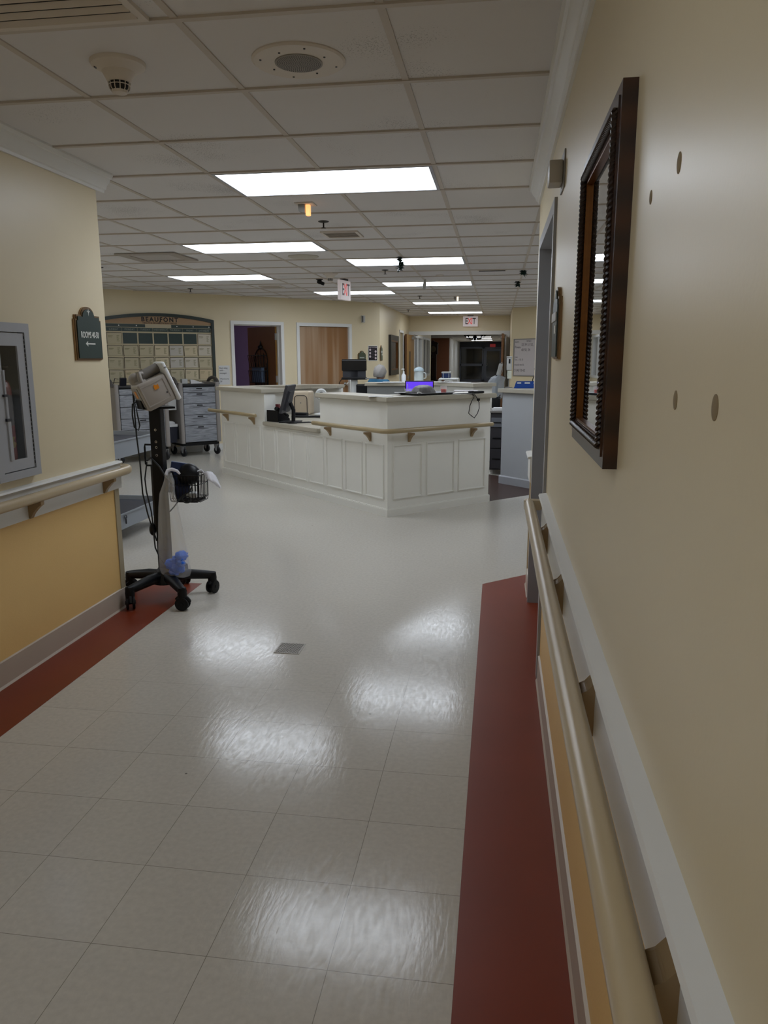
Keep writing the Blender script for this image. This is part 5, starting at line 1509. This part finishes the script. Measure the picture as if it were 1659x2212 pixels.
t = thing('exit_sign', 'faint red exit sign above the dark glass door at the far end', 'exit sign', (-0.38, 48.9, 2.20))
MB().box(-0.17, 0.17, -0.02, 0.02, -0.09, 0.09).build('sign_face', emat('dim_red_sign', (0.2, 0.02, 0.02), 0.5), t)

# cooler on a white pipe cart
pc = thing('pipe_cart', 'white plastic pipe cart behind the rear counter', 'cart', (-0.875, 14.0, 0))
m = MB()
for x in (-0.165, 0.165):
    for y in (-0.18, 0.18):
        m.tube([(x, y, 0.08), (x, y, 1.075)], 0.016, 8)
for z in (0.3, 0.7, 1.075):
    m.tube([(-0.165, -0.18, z), (0.165, -0.18, z), (0.165, 0.18, z), (-0.165, 0.18, z)], 0.016, 8, closed=True)
m.build('pipe_frame', WPL, pc, smooth=True)
m = MB(); m.box(-0.15, 0.15, -0.17, 0.17, 1.06, 1.092); m.box(-0.15, 0.15, -0.17, 0.17, 0.69, 0.70); m.build('shelf', WPL, pc)
MB().tube([(-0.12, -0.19, 0.98), (-0.06, -0.19, 1.05), (0.06, -0.19, 1.05), (0.12, -0.19, 0.98)], 0.010, 8).build('brace', WPL, pc, smooth=True)
for x in (-0.165, 0.165):
    for y in (-0.18, 0.18):
        MB(T(x, y, 0.04) @ RY(PI / 2)).lathe([(0.04, -0.012), (0.04, 0.012)], 16).build('caster', GREY, pc)
co = thing('cooler', 'small blue cooler with a white lid on the white pipe cart', 'cooler', (-0.925, 13.97, 1.093))
MB().box(-0.078, 0.078, -0.07, 0.07, 0, 0.085, b=0.008).build('cooler_body', mat('cooler_navy', '#0c2f66', 0.4), co)
MB().box(-0.084, 0.084, -0.075, 0.075, 0.086, 0.112, b=0.008).build('lid', WPL, co)
m = MB(); m.tube([(-0.05, -0.074, 0.0), (-0.05, -0.074, 0.09)], 0.006, 6); m.tube([(0.05, -0.074, 0.0), (0.05, -0.074, 0.09)], 0.006, 6); m.build('handle_straps', WPL, co)

# covered medical stand
cs = thing('covered_medical_stand', 'dark medical stand draped in clear plastic with a tilted grey control unit on top', 'medical stand', (0.0, 13.5, 0), 0)
m = MB(); m.tube([(-0.02, 0, 0.12), (-0.02, 0, 1.16)], 0.025, 10)
for a in (0.4, 2.1, 3.6, 5.2): m.tube([(-0.02, 0, 0.12), (-0.02 + 0.24 * math.cos(a), 0.24 * math.sin(a), 0.07)], [0.03, 0.018], 8)
m.build('pole_base', BLACK, cs, smooth=True)
for a in (0.4, 2.1, 3.6, 5.2): MB(T(-0.02 + 0.24 * math.cos(a), 0.24 * math.sin(a), 0.035) @ RX(PI / 2)).lathe([(0.035, -0.012), (0.035, 0.012)], 16).build('caster', BLACK, cs)
m = MB(); m.box(-0.12, 0.05, -0.08, 0.1, 0.50, 0.80, b=0.02); m.build('battery_pack', BLACK, cs, smooth=True)
m = MB(T(0.0, 0, 1.155) @ RY(0.24)); m.box(-0.035, 0.035, -0.03, 0.03, 0.0, 0.20, b=0.012); m.build('control_unit', LGREY, cs, smooth=True)
m = MB(); m.tube([(0.05, 0, 1.33), (0.075, 0.0, 1.35), (0.06, 0.0, 1.37), (0.035, 0.0, 1.355)], 0.006, 6, closed=True); m.tube([(0.06, 0.02, 1.33), (0.07, 0.02, 1.22), (0.03, 0.02, 1.14)], 0.007, 6); m.build('coiled_lead', LGREY, cs, smooth=True)
bgm = plastic_film('cloudy_bag', (0.62, 0.68, 0.74), 0.55)
m = MB(); vs = []; n = 36; prof = [(0.02, 1.16), (0.05, 1.14), (0.12, 1.11), (0.135, 1.04), (0.14, 0.95), (0.135, 0.86), (0.115, 0.78), (0.10, 0.755)]
for i, (r, z) in enumerate(prof):
    for k in range(n):
        a = 2 * PI * k / n
        q = r * (1 + 0.07 * math.sin(5 * a + i * 0.7) + 0.04 * math.sin(11 * a + i))
        vs.append((-0.04 + q * math.cos(a) + (0.04 if z > 1.1 else 0.0), q * 0.8 * math.sin(a), z + 0.012 * math.sin(3 * a)))
fs = [(i * n + k, i * n + (k + 1) % n, (i + 1) * n + (k + 1) % n, (i + 1) * n + k) for i in range(len(prof) - 1) for k in range(n)]
m._add(vs, fs); m.build('plastic_cover', bgm, cs, smooth=True, ang=80)

# ------------------------------------------------------------------ medication carts
def med_cart(label, loc, rz, W=0.60, D=0.48):
    t = thing('medication_cart', label, 'cart', loc, rz)
    m = MB(); m.box(0.065, W - 0.065, 0.008, D, 0.205, 1.045); m.build('carcass', BLACK, t)
    MB().box(0.055, W - 0.0, -0.01, D + 0.01, 1.046, 1.078, b=0.004).build('top', mat('black_worktop', '#131318', 0.4), t)
    for sgn, x0 in ((0, 0.0), (1, W - 0.062)):
        m = MB(); pts = [(x0, 0.0), (x0 + 0.062, 0.0), (x0 + 0.062, D)] + [(x0, D)]
        pr_ = [(x0 + 0.031 + 0.031 * math.cos(PI + PI * k / 8), -0.012 + -0.022 * math.sin(PI * k / 8)) for k in range(9)]
        m.prism(pr_ + [(x0 + 0.062, D), (x0, D)], 0.20, 1.10, 'xy'); m.build('side_post', mat('post_taupe', '#8d8884', 0.4), t, smooth=True, ang=30)
    zs = [1.035, 0.953, 0.787, 0.621, 0.462, 0.212]
    for i in range(5):
        z1, z0 = zs[i] - 0.004, zs[i + 1] + 0.004
        d = MB().box(0.070, W - 0.066, -0.012, 0.006, z0, z1, b=0.002).build('drawer', GWOOD, t)
        MB().box(W / 2 - 0.045, W / 2 + 0.045, -0.0135, -0.0122, z1 - 0.030, z1 - 0.012).build('label_slot', INK, d)
        m = MB()
        for k in range(10):
            a0, a1 = -1 + 0.2 * k, -1 + 0.2 * (k + 1)
            m.prism([(W / 2 + 0.12 * a0, z1 - 0.044 - 0.006 * (1 - a0 * a0)), (W / 2 + 0.12 * a1, z1 - 0.044 - 0.006 * (1 - a1 * a1)), (W / 2 + 0.12 * a1, z1 - 0.042), (W / 2 + 0.12 * a0, z1 - 0.042)], -0.0145, -0.0122, 'xz')
        m.build('finger_pull', DGREY, d)
    MB().box(0.03, W - 0.03, 0.0, D - 0.02, 0.16, 0.203).build('chassis', BLACK, t)
    for x in (0.05, W - 0.05):
        for y in (0.04, D - 0.05):
            c = MB(T(x, y, 0.062) @ RZ(0.3) @ RY(PI / 2)).lathe([(0.058, -0.016), (0.062, -0.010), (0.062, 0.010), (0.058, 0.016)], 24).build('caster', mat('dark_tyre', '#17181c', 0.5), t, smooth=True, ang=30)
            m = MB(T(x, y, 0) @ RZ(0.3)); m.prism([(-0.03, 0.158), (0.05, 0.158), (0.02, 0.06), (-0.005, 0.05)], -0.024, -0.019, 'yz'); m.prism([(-0.03, 0.158), (0.05, 0.158), (0.02, 0.06), (-0.005, 0.05)], 0.019, 0.024, 'yz'); m.box(-0.025, 0.025, -0.03, 0.05, 0.152, 0.16)
            m.build('fork', mat('zinc_fork', '#b4b5b8', 0.35, metal=0.3), c)
    for x in (-0.02, W - 0.0):
        m = MB(); pts = [(x, 0.02, 1.08)] + [(x, 0.20 - 0.18 * math.cos(PI * k / 10), 1.08 + 0.085 * math.sin(PI * k / 10)) for k in range(1, 10)] + [(x, 0.38, 1.08)]
        m.tube(pts, 0.026, 10); m.box(x - 0.02, x + 0.02, 0.0, 0.40, 1.066, 1.086, b=0.004)
        m.build('push_handle', mat('handle_taupe', '#4c4743', 0.5), t, smooth=True)
    return t
mc = med_cart('grey woodgrain medication cart beside the left end of the nurse counter', (-4.66, 10.80, 0), R45, 0.64)
mc2 = med_cart('grey woodgrain medication cart behind the vital signs stand, left of its twin', (-5.23, 9.95, 0), R45, 0.76)
# accessories on the near left side of the right cart
M_ = T(-4.66, 10.80, 0) @ RZ(R45)
wbn = thing('waste_bin', 'dark navy waste bin with a white liner between the two medication carts', 'bin', tuple(M_ @ Vector((-0.112, 0.12, 0.22))), R45)
MB().prism([(-0.072, 0), (0.072, 0), (0.085, 0.27), (-0.085, 0.27)], -0.07, 0.09, 'xz').build('bin_body', mat('dark_navy_bin', '#0b1022', 0.45), wbn)
m = MB(); m.prism([(-0.088, 0.235), (0.088, 0.235), (0.090, 0.275), (-0.090, 0.275)], -0.074, 0.094, 'xz'); m.ball((0, 0.01, 0.28), 0.085, 14, 8, sz=0.45, sy=0.8); m.build('liner', plastic_film('white_liner', (0.8, 0.8, 0.8), 0.3), wbn, smooth=True)
MB().box(0.080, 0.11, -0.06, 0.08, 0.05, 0.25).build('mounting_bracket', BLACK, wbn)
shp = thing('sharps_container', 'red sharps container with a pale lid between the medication carts', 'container', tuple(M_ @ Vector((-0.10, 0.12, 0.70))), R45)
MB().box(-0.075, 0.075, -0.07, 0.07, 0.20, 0.30, b=0.008).build('container_body', mat('sharps_red', '#7a1418', 0.4), shp)
MB().box(-0.078, 0.078, -0.072, 0.072, 0.0, 0.195, b=0.006).build('holder', LGREY, shp)
MB().box(-0.07, 0.06, -0.06, 0.06, 0.301, 0.325, b=0.008).build('lid', LGREY, shp)
m = MB(M_ @ T(0.16, 0.16, 1.079)); m.box(-0.045, 0.045, -0.035, 0.035, 0, 0.075, b=0.006); m.box(-0.02, 0.02, -0.036, -0.034, 0.03, 0.06)
tag(m.build('label_printer', LGREY), 'small pale device at the left of the right medication cart top', 'device')
m = MB(M_ @ T(0.30, 0.17, 1.079)); 
for i in range(4):
    m.prism([(-0.05 + 0.01 * i, 0.004 * i), (0.16 - 0.005 * i, 0.002 + 0.003 * i), (0.0, 0.055 - 0.004 * i), (-0.06 + 0.01 * i, 0.06 - 0.01 * i)], -0.06 + 0.03 * i, -0.035 + 0.03 * i, 'xz')
tag(m.build('open_papers', PAPER), 'curled white papers standing on the right medication cart top', 'papers')
m = MB(T(-5.23, 9.95, 0) @ RZ(R45) @ T(0.20, 0.2, 1.079)); m.box(-0.05, 0.04, -0.02, 0.02, 0, 0.11, b=0.004, M=RX(0.3)); m.tube([(-0.14, 0, 0.0), (-0.11, 0, 0.10), (-0.06, 0, 0.09)], 0.005, 6)
tag(m.build('barcode_scanner', mat('navy_scanner', '#10101e', 0.4)), 'dark barcode scanner on the left medication cart top', 'scanner')

# ------------------------------------------------------------------ utility cart
UG = mat('grey_utility_plastic', '#8f959c', 0.5); UD = mat('dark_tray_liner', '#34353d', 0.6)
uc = thing('utility_cart', 'grey two-shelf plastic utility cart behind the corner of the left wall', 'cart', (-3.20, 5.86, 0))
hw, hd_ = 0.285, 0.52
def tray_(z0, z1, name):
    m = MB()
    a = rrect(2 * hw, 2 * hd_, 0.05); b_ = rrect(2 * hw - 0.03, 2 * hd_ - 0.03, 0.045)
    b2 = rrect(2 * hw - 0.05, 2 * hd_ - 0.05, 0.04); a0 = rrect(2 * hw - 0.02, 2 * hd_ - 0.02, 0.05)
    N = len(a)
    vs = [(x, y, z0) for x, y in a0] + [(x, y, z1 - 0.012) for x, y in a0] + [(x, y, z1 - 0.01) for x, y in a] + [(x, y, z1) for x, y in a] + [(x, y, z1) for x, y in b_] + [(x, y, z1 - 0.075) for x, y in b2]
    fs = [tuple(range(N))] + [(L_ * N + i, L_ * N + (i + 1) % N, (L_ + 1) * N + (i + 1) % N, (L_ + 1) * N + i) for L_ in range(5) for i in range(N)] + [tuple(range(6 * N - 1, 5 * N - 1, -1))]
    m._add(vs, fs); o = m.build(name, UG, uc, smooth=True, ang=40)
    MB().prism(rrect(2 * hw - 0.052, 2 * hd_ - 0.052, 0.04), z1 - 0.0745, z1 - 0.035, 'xy').build('tray_mat', UD, uc)
    return o
tray_(0.68, 0.82, 'upper_shelf'); tray_(0.115, 0.24, 'lower_shelf')
for x in (-hw + 0.06, hw - 0.06):
    for y in (-hd_ + 0.06, hd_ - 0.06):
        if not (x > 0): pass
        MB().box(x - 0.03, x + 0.03, y - 0.02, y + 0.02, 0.235, 0.685, b=0.008).build('post', UG, uc) if y < 0 and x < 0 else MB().box(x - 0.012 - 0.03, x + 0.012 - 0.03, y - 0.012, y + 0.012, 0.235, 0.685, b=0.004).build('post', UG, uc)
        MB(T(x, y, 0.056) @ RY(PI / 2)).lathe([(0.05, -0.018), (0.056, -0.010), (0.056, 0.010), (0.05, 0.018)], 24).build('caster', mat('dark_tyre', '#17181c', 0.5), uc, smooth=True, ang=30)
m = MB(); m.tube([(hw - 0.004, -0.27, 0.205), (hw + 0.004, -0.27, 0.19), (hw + 0.004, -0.27, 0.155)], 0.006, 6); m.tube([(hw + 0.003, -0.27 + 0.015 * math.cos(a), 0.21 + 0.015 * math.sin(a)) for a in [2 * PI * k / 12 for k in range(12)]], 0.004, 5, closed=True)
m.build('hook_mark', DGREY, uc)

# ------------------------------------------------------------------ vital signs stand
PX, PY = -2.0, 4.29
vs_ = thing('vital_signs_stand', 'black five-wheeled stand carrying a tilted white and grey vital signs monitor', 'medical stand', (PX, PY, 0))
feet = [(-0.107, -0.262), (0.205, -0.235), (0.255, 0.115), (0.0, 0.275), (-0.262, 0.05)]
m = MB(); m.lathe([(0.05, 0.085), (0.085, 0.095), (0.08, 0.14), (0.05, 0.175), (0.04, 0.19)], 24)
m.build('hub', BLACK, vs_, smooth=True)
for fx, fy in feet:
    m = MB(); L_ = math.hypot(fx, fy); a = math.atan2(fy, fx)
    Mx = RZ(a)
    prof_ = []
    pts = [(0.02, 0, 0.135), (L_ * 0.45, 0, 0.135), (L_ * 0.85, 0, 0.122), (L_ + 0.015, 0, 0.115)]
    m.tube(pts, [0.036, 0.033, 0.028, 0.024], 12, M=Mx)
    m.lathe([(0.026, 0.075), (0.028, 0.10), (0.024, 0.135)], 14, (fx, fy, 0))
    m.build('base_leg', BLACK, vs_, smooth=True)
    aa = a + 0.9
    c = MB(T(fx, fy, 0.041) @ RZ(aa)); 
    for sg in (-1, 1):
        c.lathe([(0.030, -0.008), (0.040, -0.006), (0.041, 0.0), (0.040, 0.006), (0.030, 0.008)], 24, M=T(0, sg * 0.018, 0) @ RX(PI / 2))
    c.lathe([(0.012, -0.03), (0.012, 0.03)], 10, M=RX(PI / 2))
    cc = c.build('caster', BLACK, vs_, smooth=True, ang=35)
    m = MB(T(fx, fy, 0)); m.lathe([(0.0135, 0.068), (0.0135, 0.076)], 12); m.build('stem_collar', CHROME, cc, smooth=True)
    m = MB(T(fx, fy, 0.041) @ RZ(aa)); m.tube([(0.043 * math.cos(b), 0, 0.043 * math.sin(b)) for b in [0.2 + 2.4 * k / 8 for k in range(9)]], 0.011, 6); m.build('wheel_hood', BLACK, cc, smooth=True)
m = MB(); m.box(-0.032, 0.040, -0.030, 0.030, 0.15, 1.165, b=0.006); m.build('column', BLACK, vs_)
m = MB(); 
for z in (1.035, 0.965, 0.932, 0.885):
    m.tube([(0.006 + 0.006 * math.cos(b), -0.0315, z + 0.006 * math.sin(b)) for b in [2 * PI * k / 12 for k in range(12)]], 0.0018, 5, closed=True)
m.build('column_screws', CHROME, vs_)
MB().box(-0.046, -0.0325, -0.02, 0.02, 0.42, 0.82, b=0.003).build('cable_channel', DGREY, vs_)
m = MB(); m.tube([(-0.03, -0.01, 0.945), (-0.075, -0.01, 0.945), (-0.078, -0.01, 0.93), (-0.078, -0.01, 0.83), (-0.07, -0.01, 0.82), (-0.03, -0.01, 0.82)], 0.006, 8); m.build('cord_hook', BLACK, vs_, smooth=True)
# mounting cradle + monitor
ah = math.radians(42); ti = math.radians(-24)
MM = T(0.028, 0.012, 1.163) @ RZ(ah) @ RY(ti)
m = MB(T(0, 0, 1.158) @ RZ(ah)); m.box(-0.09, 0.10, -0.06, 0.06, 0.0, 0.012, b=0.003); m.prism([(-0.09, 0.01), (-0.045, 0.01), (-0.045, 0.07), (-0.10, 0.05)], -0.05, 0.05, 'xz'); m.build('mounting_cradle', BLACK, vs_)
MONG = mat('monitor_taupe_plastic', '#a9a29a', 0.42)
MQ = MM @ T(-0.005, 0, 0.02)
m = MB(MQ)
m.box(-0.085, 0.095, -0.085, 0.065, 0.0, 0.165, b=0.014, seg=3)
mh = m.build('monitor_housing', MONG, vs_, smooth=True, ang=50)
m = MB(MQ); m.ring([(-0.075, 0.022), (0.075, 0.022), (0.075, 0.145), (-0.075, 0.145)], [(-0.068, 0.029), (0.068, 0.029), (0.068, 0.138), (-0.068, 0.138)], -0.087, -0.0845, 'xz'); m.build('side_panel_ridge', MONG, mh)
m = MB(MQ); m.box(-0.089, -0.085, -0.062, 0.062, 0.02, 0.145, b=0.003); m.build('rear_panel', mat('rear_panel_taupe', '#8c857c', 0.5), mh)
mh2 = MB(MQ); mh2.box(0.095, 0.122, -0.092, 0.062, -0.012, 0.225, b=0.010, seg=3)
bz = mh2.build('front_bezel', mat('bezel_white', '#e2e4e4', 0.35), vs_, smooth=True, ang=50)
MB(MQ).box(0.1255, 0.127, -0.065, 0.065, 0.02, 0.19).build('screen', BLACKG, bz)
text('model_text', '450', 0.014, INK, bz, MQ @ T(0.110, -0.0925, 0.190) @ RY(-0.0), sx=0.9)
m = MB(MQ); m.tube([(-0.03, 0, 0.19), (0.095, 0, 0.195)], 0.030, 14); m.build('handle_grip', mat('grip_grey', '#7a7671', 0.45), mh, smooth=True)
m = MB(MQ); m.tube([(-0.04, -0.05, 0.16), (-0.04, -0.05, 0.19), (-0.03, -0.04, 0.215), (-0.01, -0.02, 0.205)], 0.014, 10); m.ball((-0.05, 0.02, 0.185), 0.038, 14, 10, sy=1.1); m.box(-0.075, -0.01, -0.06, 0.05, 0.150, 0.176, b=0.012); m.build('handle_mount', mat('grip_light', '#97918a', 0.45), mh, smooth=True)
ORG = mat('orange_sticker', '#e08a18', 0.5, emit=0.0)
m = MB(MQ); m.prism([(0.0, 0.10), (0.028, 0.10), (0.030, 0.125), (0.018, 0.122), (0.008, 0.130), (0.0, 0.122)], -0.0885, -0.0862, 'xz'); m.build('orange_sticker', ORG, mh)
m = MB(MQ); m.box(-0.0910, -0.0892, -0.02, 0.012, 0.085, 0.128); m.build('orange_sticker', ORG, mh)
m = MB(MQ); m.box(0.055, 0.062, -0.0862, -0.085, 0.055, 0.063); m.build('port', INK, mh)
# power cord looping down the left side
def to_w(px_pts): return px_pts
CORD = mat('grey_cable', '#1c2023', 0.5)
m = MB(); m.tube([(-0.10, -0.03, 1.20), (-0.125, -0.035, 1.185), (-0.13, -0.035, 1.12), (-0.125, -0.03, 1.05), (-0.105, -0.02, 1.03), (-0.095, -0.02, 1.06), (-0.105, -0.02, 1.12), (-0.12, -0.03, 1.28), (-0.115, -0.03, 1.0), (-0.105, -0.03, 0.85), (-0.10, -0.03, 0.65), (-0.075, -0.03, 0.52), (-0.045, -0.035, 0.42), (-0.04, -0.035, 0.32), (-0.005, -0.04, 0.24), (0.06, -0.045, 0.17)], 0.0045, 8)
m.build('power_cord', CORD, vs_, smooth=True)
m = MB(); m.tube([(-0.07, -0.01, 0.84), (-0.085, -0.02, 0.74), (-0.08, -0.02, 0.66), (-0.055, -0.025, 0.54), (-0.045, -0.03, 0.42), (-0.03, -0.03, 0.36)], 0.0045, 8)
m.tube([(-0.065, -0.015, 0.85), (-0.03, -0.035, 0.87), (0.02, -0.04, 0.82), (0.06, -0.04, 0.75), (0.08, -0.02, 0.72)], 0.006, 8)
m.build('cuff_hose', CORD, vs_, smooth=True)
m = MB(); m.ball((-0.055, -0.02, 0.43), 0.026, 12, 8, sz=1.5, sx=0.8); m.build('cable_plug', BLACK, vs_, smooth=True)

# wire basket (part of the stand)
bx0, bx1, by0, by1, bz0, bz1 = 0.075, 0.255, -0.04, 0.12, 0.605, 0.765
m = MB()
WR = 0.0022
def hoop(z, ins, r=WR):
    m.tube([(bx0 + ins, by0 + ins, z), (bx1 - ins, by0 + ins, z), (bx1 - ins, by1 - ins, z), (bx0 + ins, by1 - ins, z)], r, 6, closed=True)
hoop(bz1, -0.004, 0.0035); hoop(0.71, 0.0); hoop(bz0 + 0.02, 0.008); hoop(bz0, 0.012)
for k in range(10):
    x = bx0 + (bx1 - bx0) * k / 9
    m.tube([(x, by0, bz1), (x, by0 + 0.005, bz0 + 0.02), (x, by0 + 0.02, bz0), (x, by1 - 0.02, bz0), (x, by1 - 0.005, bz0 + 0.02), (x, by1, bz1)], WR, 5)
for k in range(8):
    y = by0 + (by1 - by0) * k / 7
    m.tube([(bx0, y, bz1), (bx0 + 0.005, y, bz0 + 0.02), (bx0 + 0.02, y, bz0 + 0.002), (bx1 - 0.02, y, bz0 + 0.002), (bx1 - 0.005, y, bz0 + 0.02), (bx1, y, bz1)], WR, 5)
m.build('wire_basket', BLACK, vs_)
MB().box(0.038, 0.078, -0.02, 0.03, 0.66, 0.78, b=0.004).build('basket_bracket', BLACK, vs_)

bs = (PX, PY, 0)
m = MB(T(*bs) @ T(0.105, 0.06, 0.68) @ RZ(0.35) @ RY(0.18)); m.box(-0.075, 0.055, -0.012, 0.012, 0.0, 0.15, b=0.003); m.box(-0.07, 0.05, -0.0135, 0.0135, 0.005, 0.145)
tag(m.build('blue_binder', mat('binder_blue', '#0d2a58', 0.4)), 'dark blue folder leaning in the back of the wire basket', 'binder')
cf = thing('pressure_cuff', 'black rounded cuff pouch bulging out of the wire basket', 'cuff', (PX + 0.165, PY + 0.03, 0.735))
m = MB(RY(0.1) @ RX(-0.4)); m.lathe([(0.035, -0.03), (0.062, -0.01), (0.066, 0.03), (0.058, 0.07), (0.03, 0.092), (0.008, 0.098)], 24, sy=0.7); m.build('pouch', mat('black_nylon', '#040408', 0.4, spec=0.3), cf, smooth=True)
m = MB(T(PX + 0.13, PY + 0.02, 0.665)); vs = []; n = 20
m.ball((0, 0, 0), 0.05, 20, 12, sx=1.15, sy=0.85, sz=1.0)
for v in m.bm.verts:
    v.co += Vector((math.sin(v.co.z * 90) * 0.005, math.sin(v.co.x * 70) * 0.005, math.sin(v.co.y * 80) * 0.005))
o = tag(m.build('folded_cuff', NAVY, smooth=True, ang=80), 'crumpled navy cloth cuff inside the wire basket', 'cuff')
m = MB(); m.tube([(PX + 0.215, PY - 0.035, 0.70), (PX + 0.20, PY - 0.04, 0.67), (PX + 0.15, PY - 0.045, 0.64), (PX + 0.12, PY - 0.05, 0.60), (PX + 0.10, PY - 0.05, 0.575), (PX + 0.075, PY - 0.05, 0.55)], 0.004, 8)
m.tube([(PX + 0.185 + 0.028 * math.cos(a), PY - 0.05, 0.625 + 0.02 * math.sin(a)) for a in [2 * PI * k / 16 for k in range(16)]], 0.0038, 6, closed=True)
tag(m.build('thermometer_lead', CORD, smooth=True), 'dark lead trailing out through the bottom of the wire basket', 'cable')
m = MB(T(PX + 0.205, PY + 0.01, 0.63)); m.box(-0.04, 0.03, -0.03, 0.03, 0, 0.03, b=0.008); m.tube([(0.0, -0.032, 0.02), (0.02, -0.032, 0.03), (0.03, -0.03, 0.02)], 0.004, 6)
tag(m.build('probe_box', LGREY, smooth=True), 'small pale probe case in the bottom of the wire basket', 'case')
m = MB(T(PX + 0.262, PY + 0.05, 0.765)); vs = []
for i in range(9):
    t_ = i / 8
    for k in range(14):
        a = 2 * PI * k / 14
        r = (0.008 + 0.030 * math.sin(PI * min(1, t_ * 1.05)) ) * (1 + 0.25 * math.sin(3 * a + i))
        vs.append((t_ * 0.10 + 0.0, r * math.cos(a), 0.005 - 0.085 * t_ ** 1.6 + r * 0.7 * math.sin(a)))
fs = [(i * 14 + k, i * 14 + (k + 1) % 14, (i + 1) * 14 + (k + 1) % 14, (i + 1) * 14 + k) for i in range(8) for k in range(14)]
m._add(vs, fs)
m.tube([(0.0, 0, 0.008), (-0.01, -0.02, 0.03), (-0.03, -0.03, 0.02)], 0.004, 6)
tag(m.build('plastic_wrapper', plastic_film('white_wrapper', (0.85, 0.85, 0.9), 0.35), smooth=True, ang=80), 'crumpled white plastic wrapper hanging off the right of the basket', 'wrapper')

# clear bag of blue gloves
bag = thing('plastic_bag', 'clear plastic bag hanging from the stand with blue gloves in the bottom', 'bag', (PX + 0.045, PY - 0.075, 0))
m = MB(); vs = []; n = 48
prof = [(0.785, 0.016, 0.030), (0.765, 0.020, 0.030), (0.74, 0.028, 0.030), (0.66, 0.045, 0.032), (0.58, 0.056, 0.036), (0.48, 0.068, 0.045), (0.40, 0.076, 0.050), (0.32, 0.082, 0.055), (0.26, 0.088, 0.060), (0.20, 0.096, 0.058), (0.165, 0.085, 0.050), (0.150, 0.045, 0.03)]
for i, (z, rx, ry) in enumerate(prof):
    cx_ = 0.045 - 0.02 * (z < 0.7) + 0.05 * (0.785 - z)
    for k in range(n):
        a = 2 * PI * k / n
        am = 0.05 + 0.05 * (z > 0.3)
        q = 1 + am * math.sin(7 * a + z * 6) + 0.03 * math.sin(13 * a - z * 20)
        zz = z + (0.018 * math.cos(a + 0.6) if z < 0.22 else 0) + (0.03 * (-math.cos(a)) if z < 0.3 else 0) * 0.6
        vs.append((cx_ + rx * q * math.cos(a), ry * q * math.sin(a), zz))
fs = [(i * n + k, i * n + (k + 1) % n, (i + 1) * n + (k + 1) % n, (i + 1) * n + k) for i in range(len(prof) - 1) for k in range(n)]
fs.append(tuple((len(prof) - 1) * n + k for k in range(n)))
m._add(vs, fs)
m.build('bag_film', FILM, bag, smooth=True, ang=85)
m = MB(); m.tube([(0.03, 0.0, 0.775), (0.035, 0.015, 0.80), (0.055, 0.03, 0.805), (0.085, 0.035, 0.795), (0.10, 0.04, 0.775)], [0.009, 0.010, 0.010, 0.009, 0.006], 8); m.build('tied_neck', plastic_film('white_wrapper', (0.85, 0.85, 0.9), 0.35), bag, smooth=True)
GLV = mat('blue_nitrile', '#0f74ee', 0.4, bump=0.8, bscale=50)
rnd = random.Random(4)
gl_pos = [(0.045, 0.0, 0.19), (0.085, 0.015, 0.205), (0.03, -0.015, 0.235), (0.105, -0.015, 0.245), (0.065, 0.01, 0.255), (0.075, -0.03, 0.21), (0.115, 0.0, 0.285)]
names_ = ['lowest blue glove in the clear hanging bag', 'blue glove at the lower right inside the clear bag', 'blue glove at the left inside the clear bag', 'blue glove pressed to the right side of the clear bag', 'blue glove in the middle of the clear bag', 'blue glove at the front of the clear bag', 'topmost blue glove in the clear bag']
for (x, y, z), lb in zip(gl_pos, names_):
    x = (x - 0.06) * 0.72 + 0.058; y *= 0.6
    m = MB(T(PX + 0.045 + x, PY - 0.075 + y, z) @ RZ(rnd.uniform(0, 6)) @ RX(rnd.uniform(-1, 1)))
    m.ball((0, 0, 0), 0.036, 18, 12, sx=1.15, sy=0.75, sz=0.9)
    for k in range(3): m.tube([(0.015, 0, 0), (0.028, 0.010 * (k - 1), 0.008 * k), (0.040, 0.012 * (k - 1), 0.012 * k)], [0.010, 0.008, 0.005], 8)
    for v in m.bm.verts:
        c = v.co
        v.co = c + Vector((math.sin(c.z * 260 + c.y * 90), math.sin(c.x * 240), math.sin(c.y * 250 + c.x * 120))) * 0.0035
    tag(m.build('nitrile_glove', GLV, smooth=True, ang=80), lb, 'glove', 'used blue gloves in the clear bag')
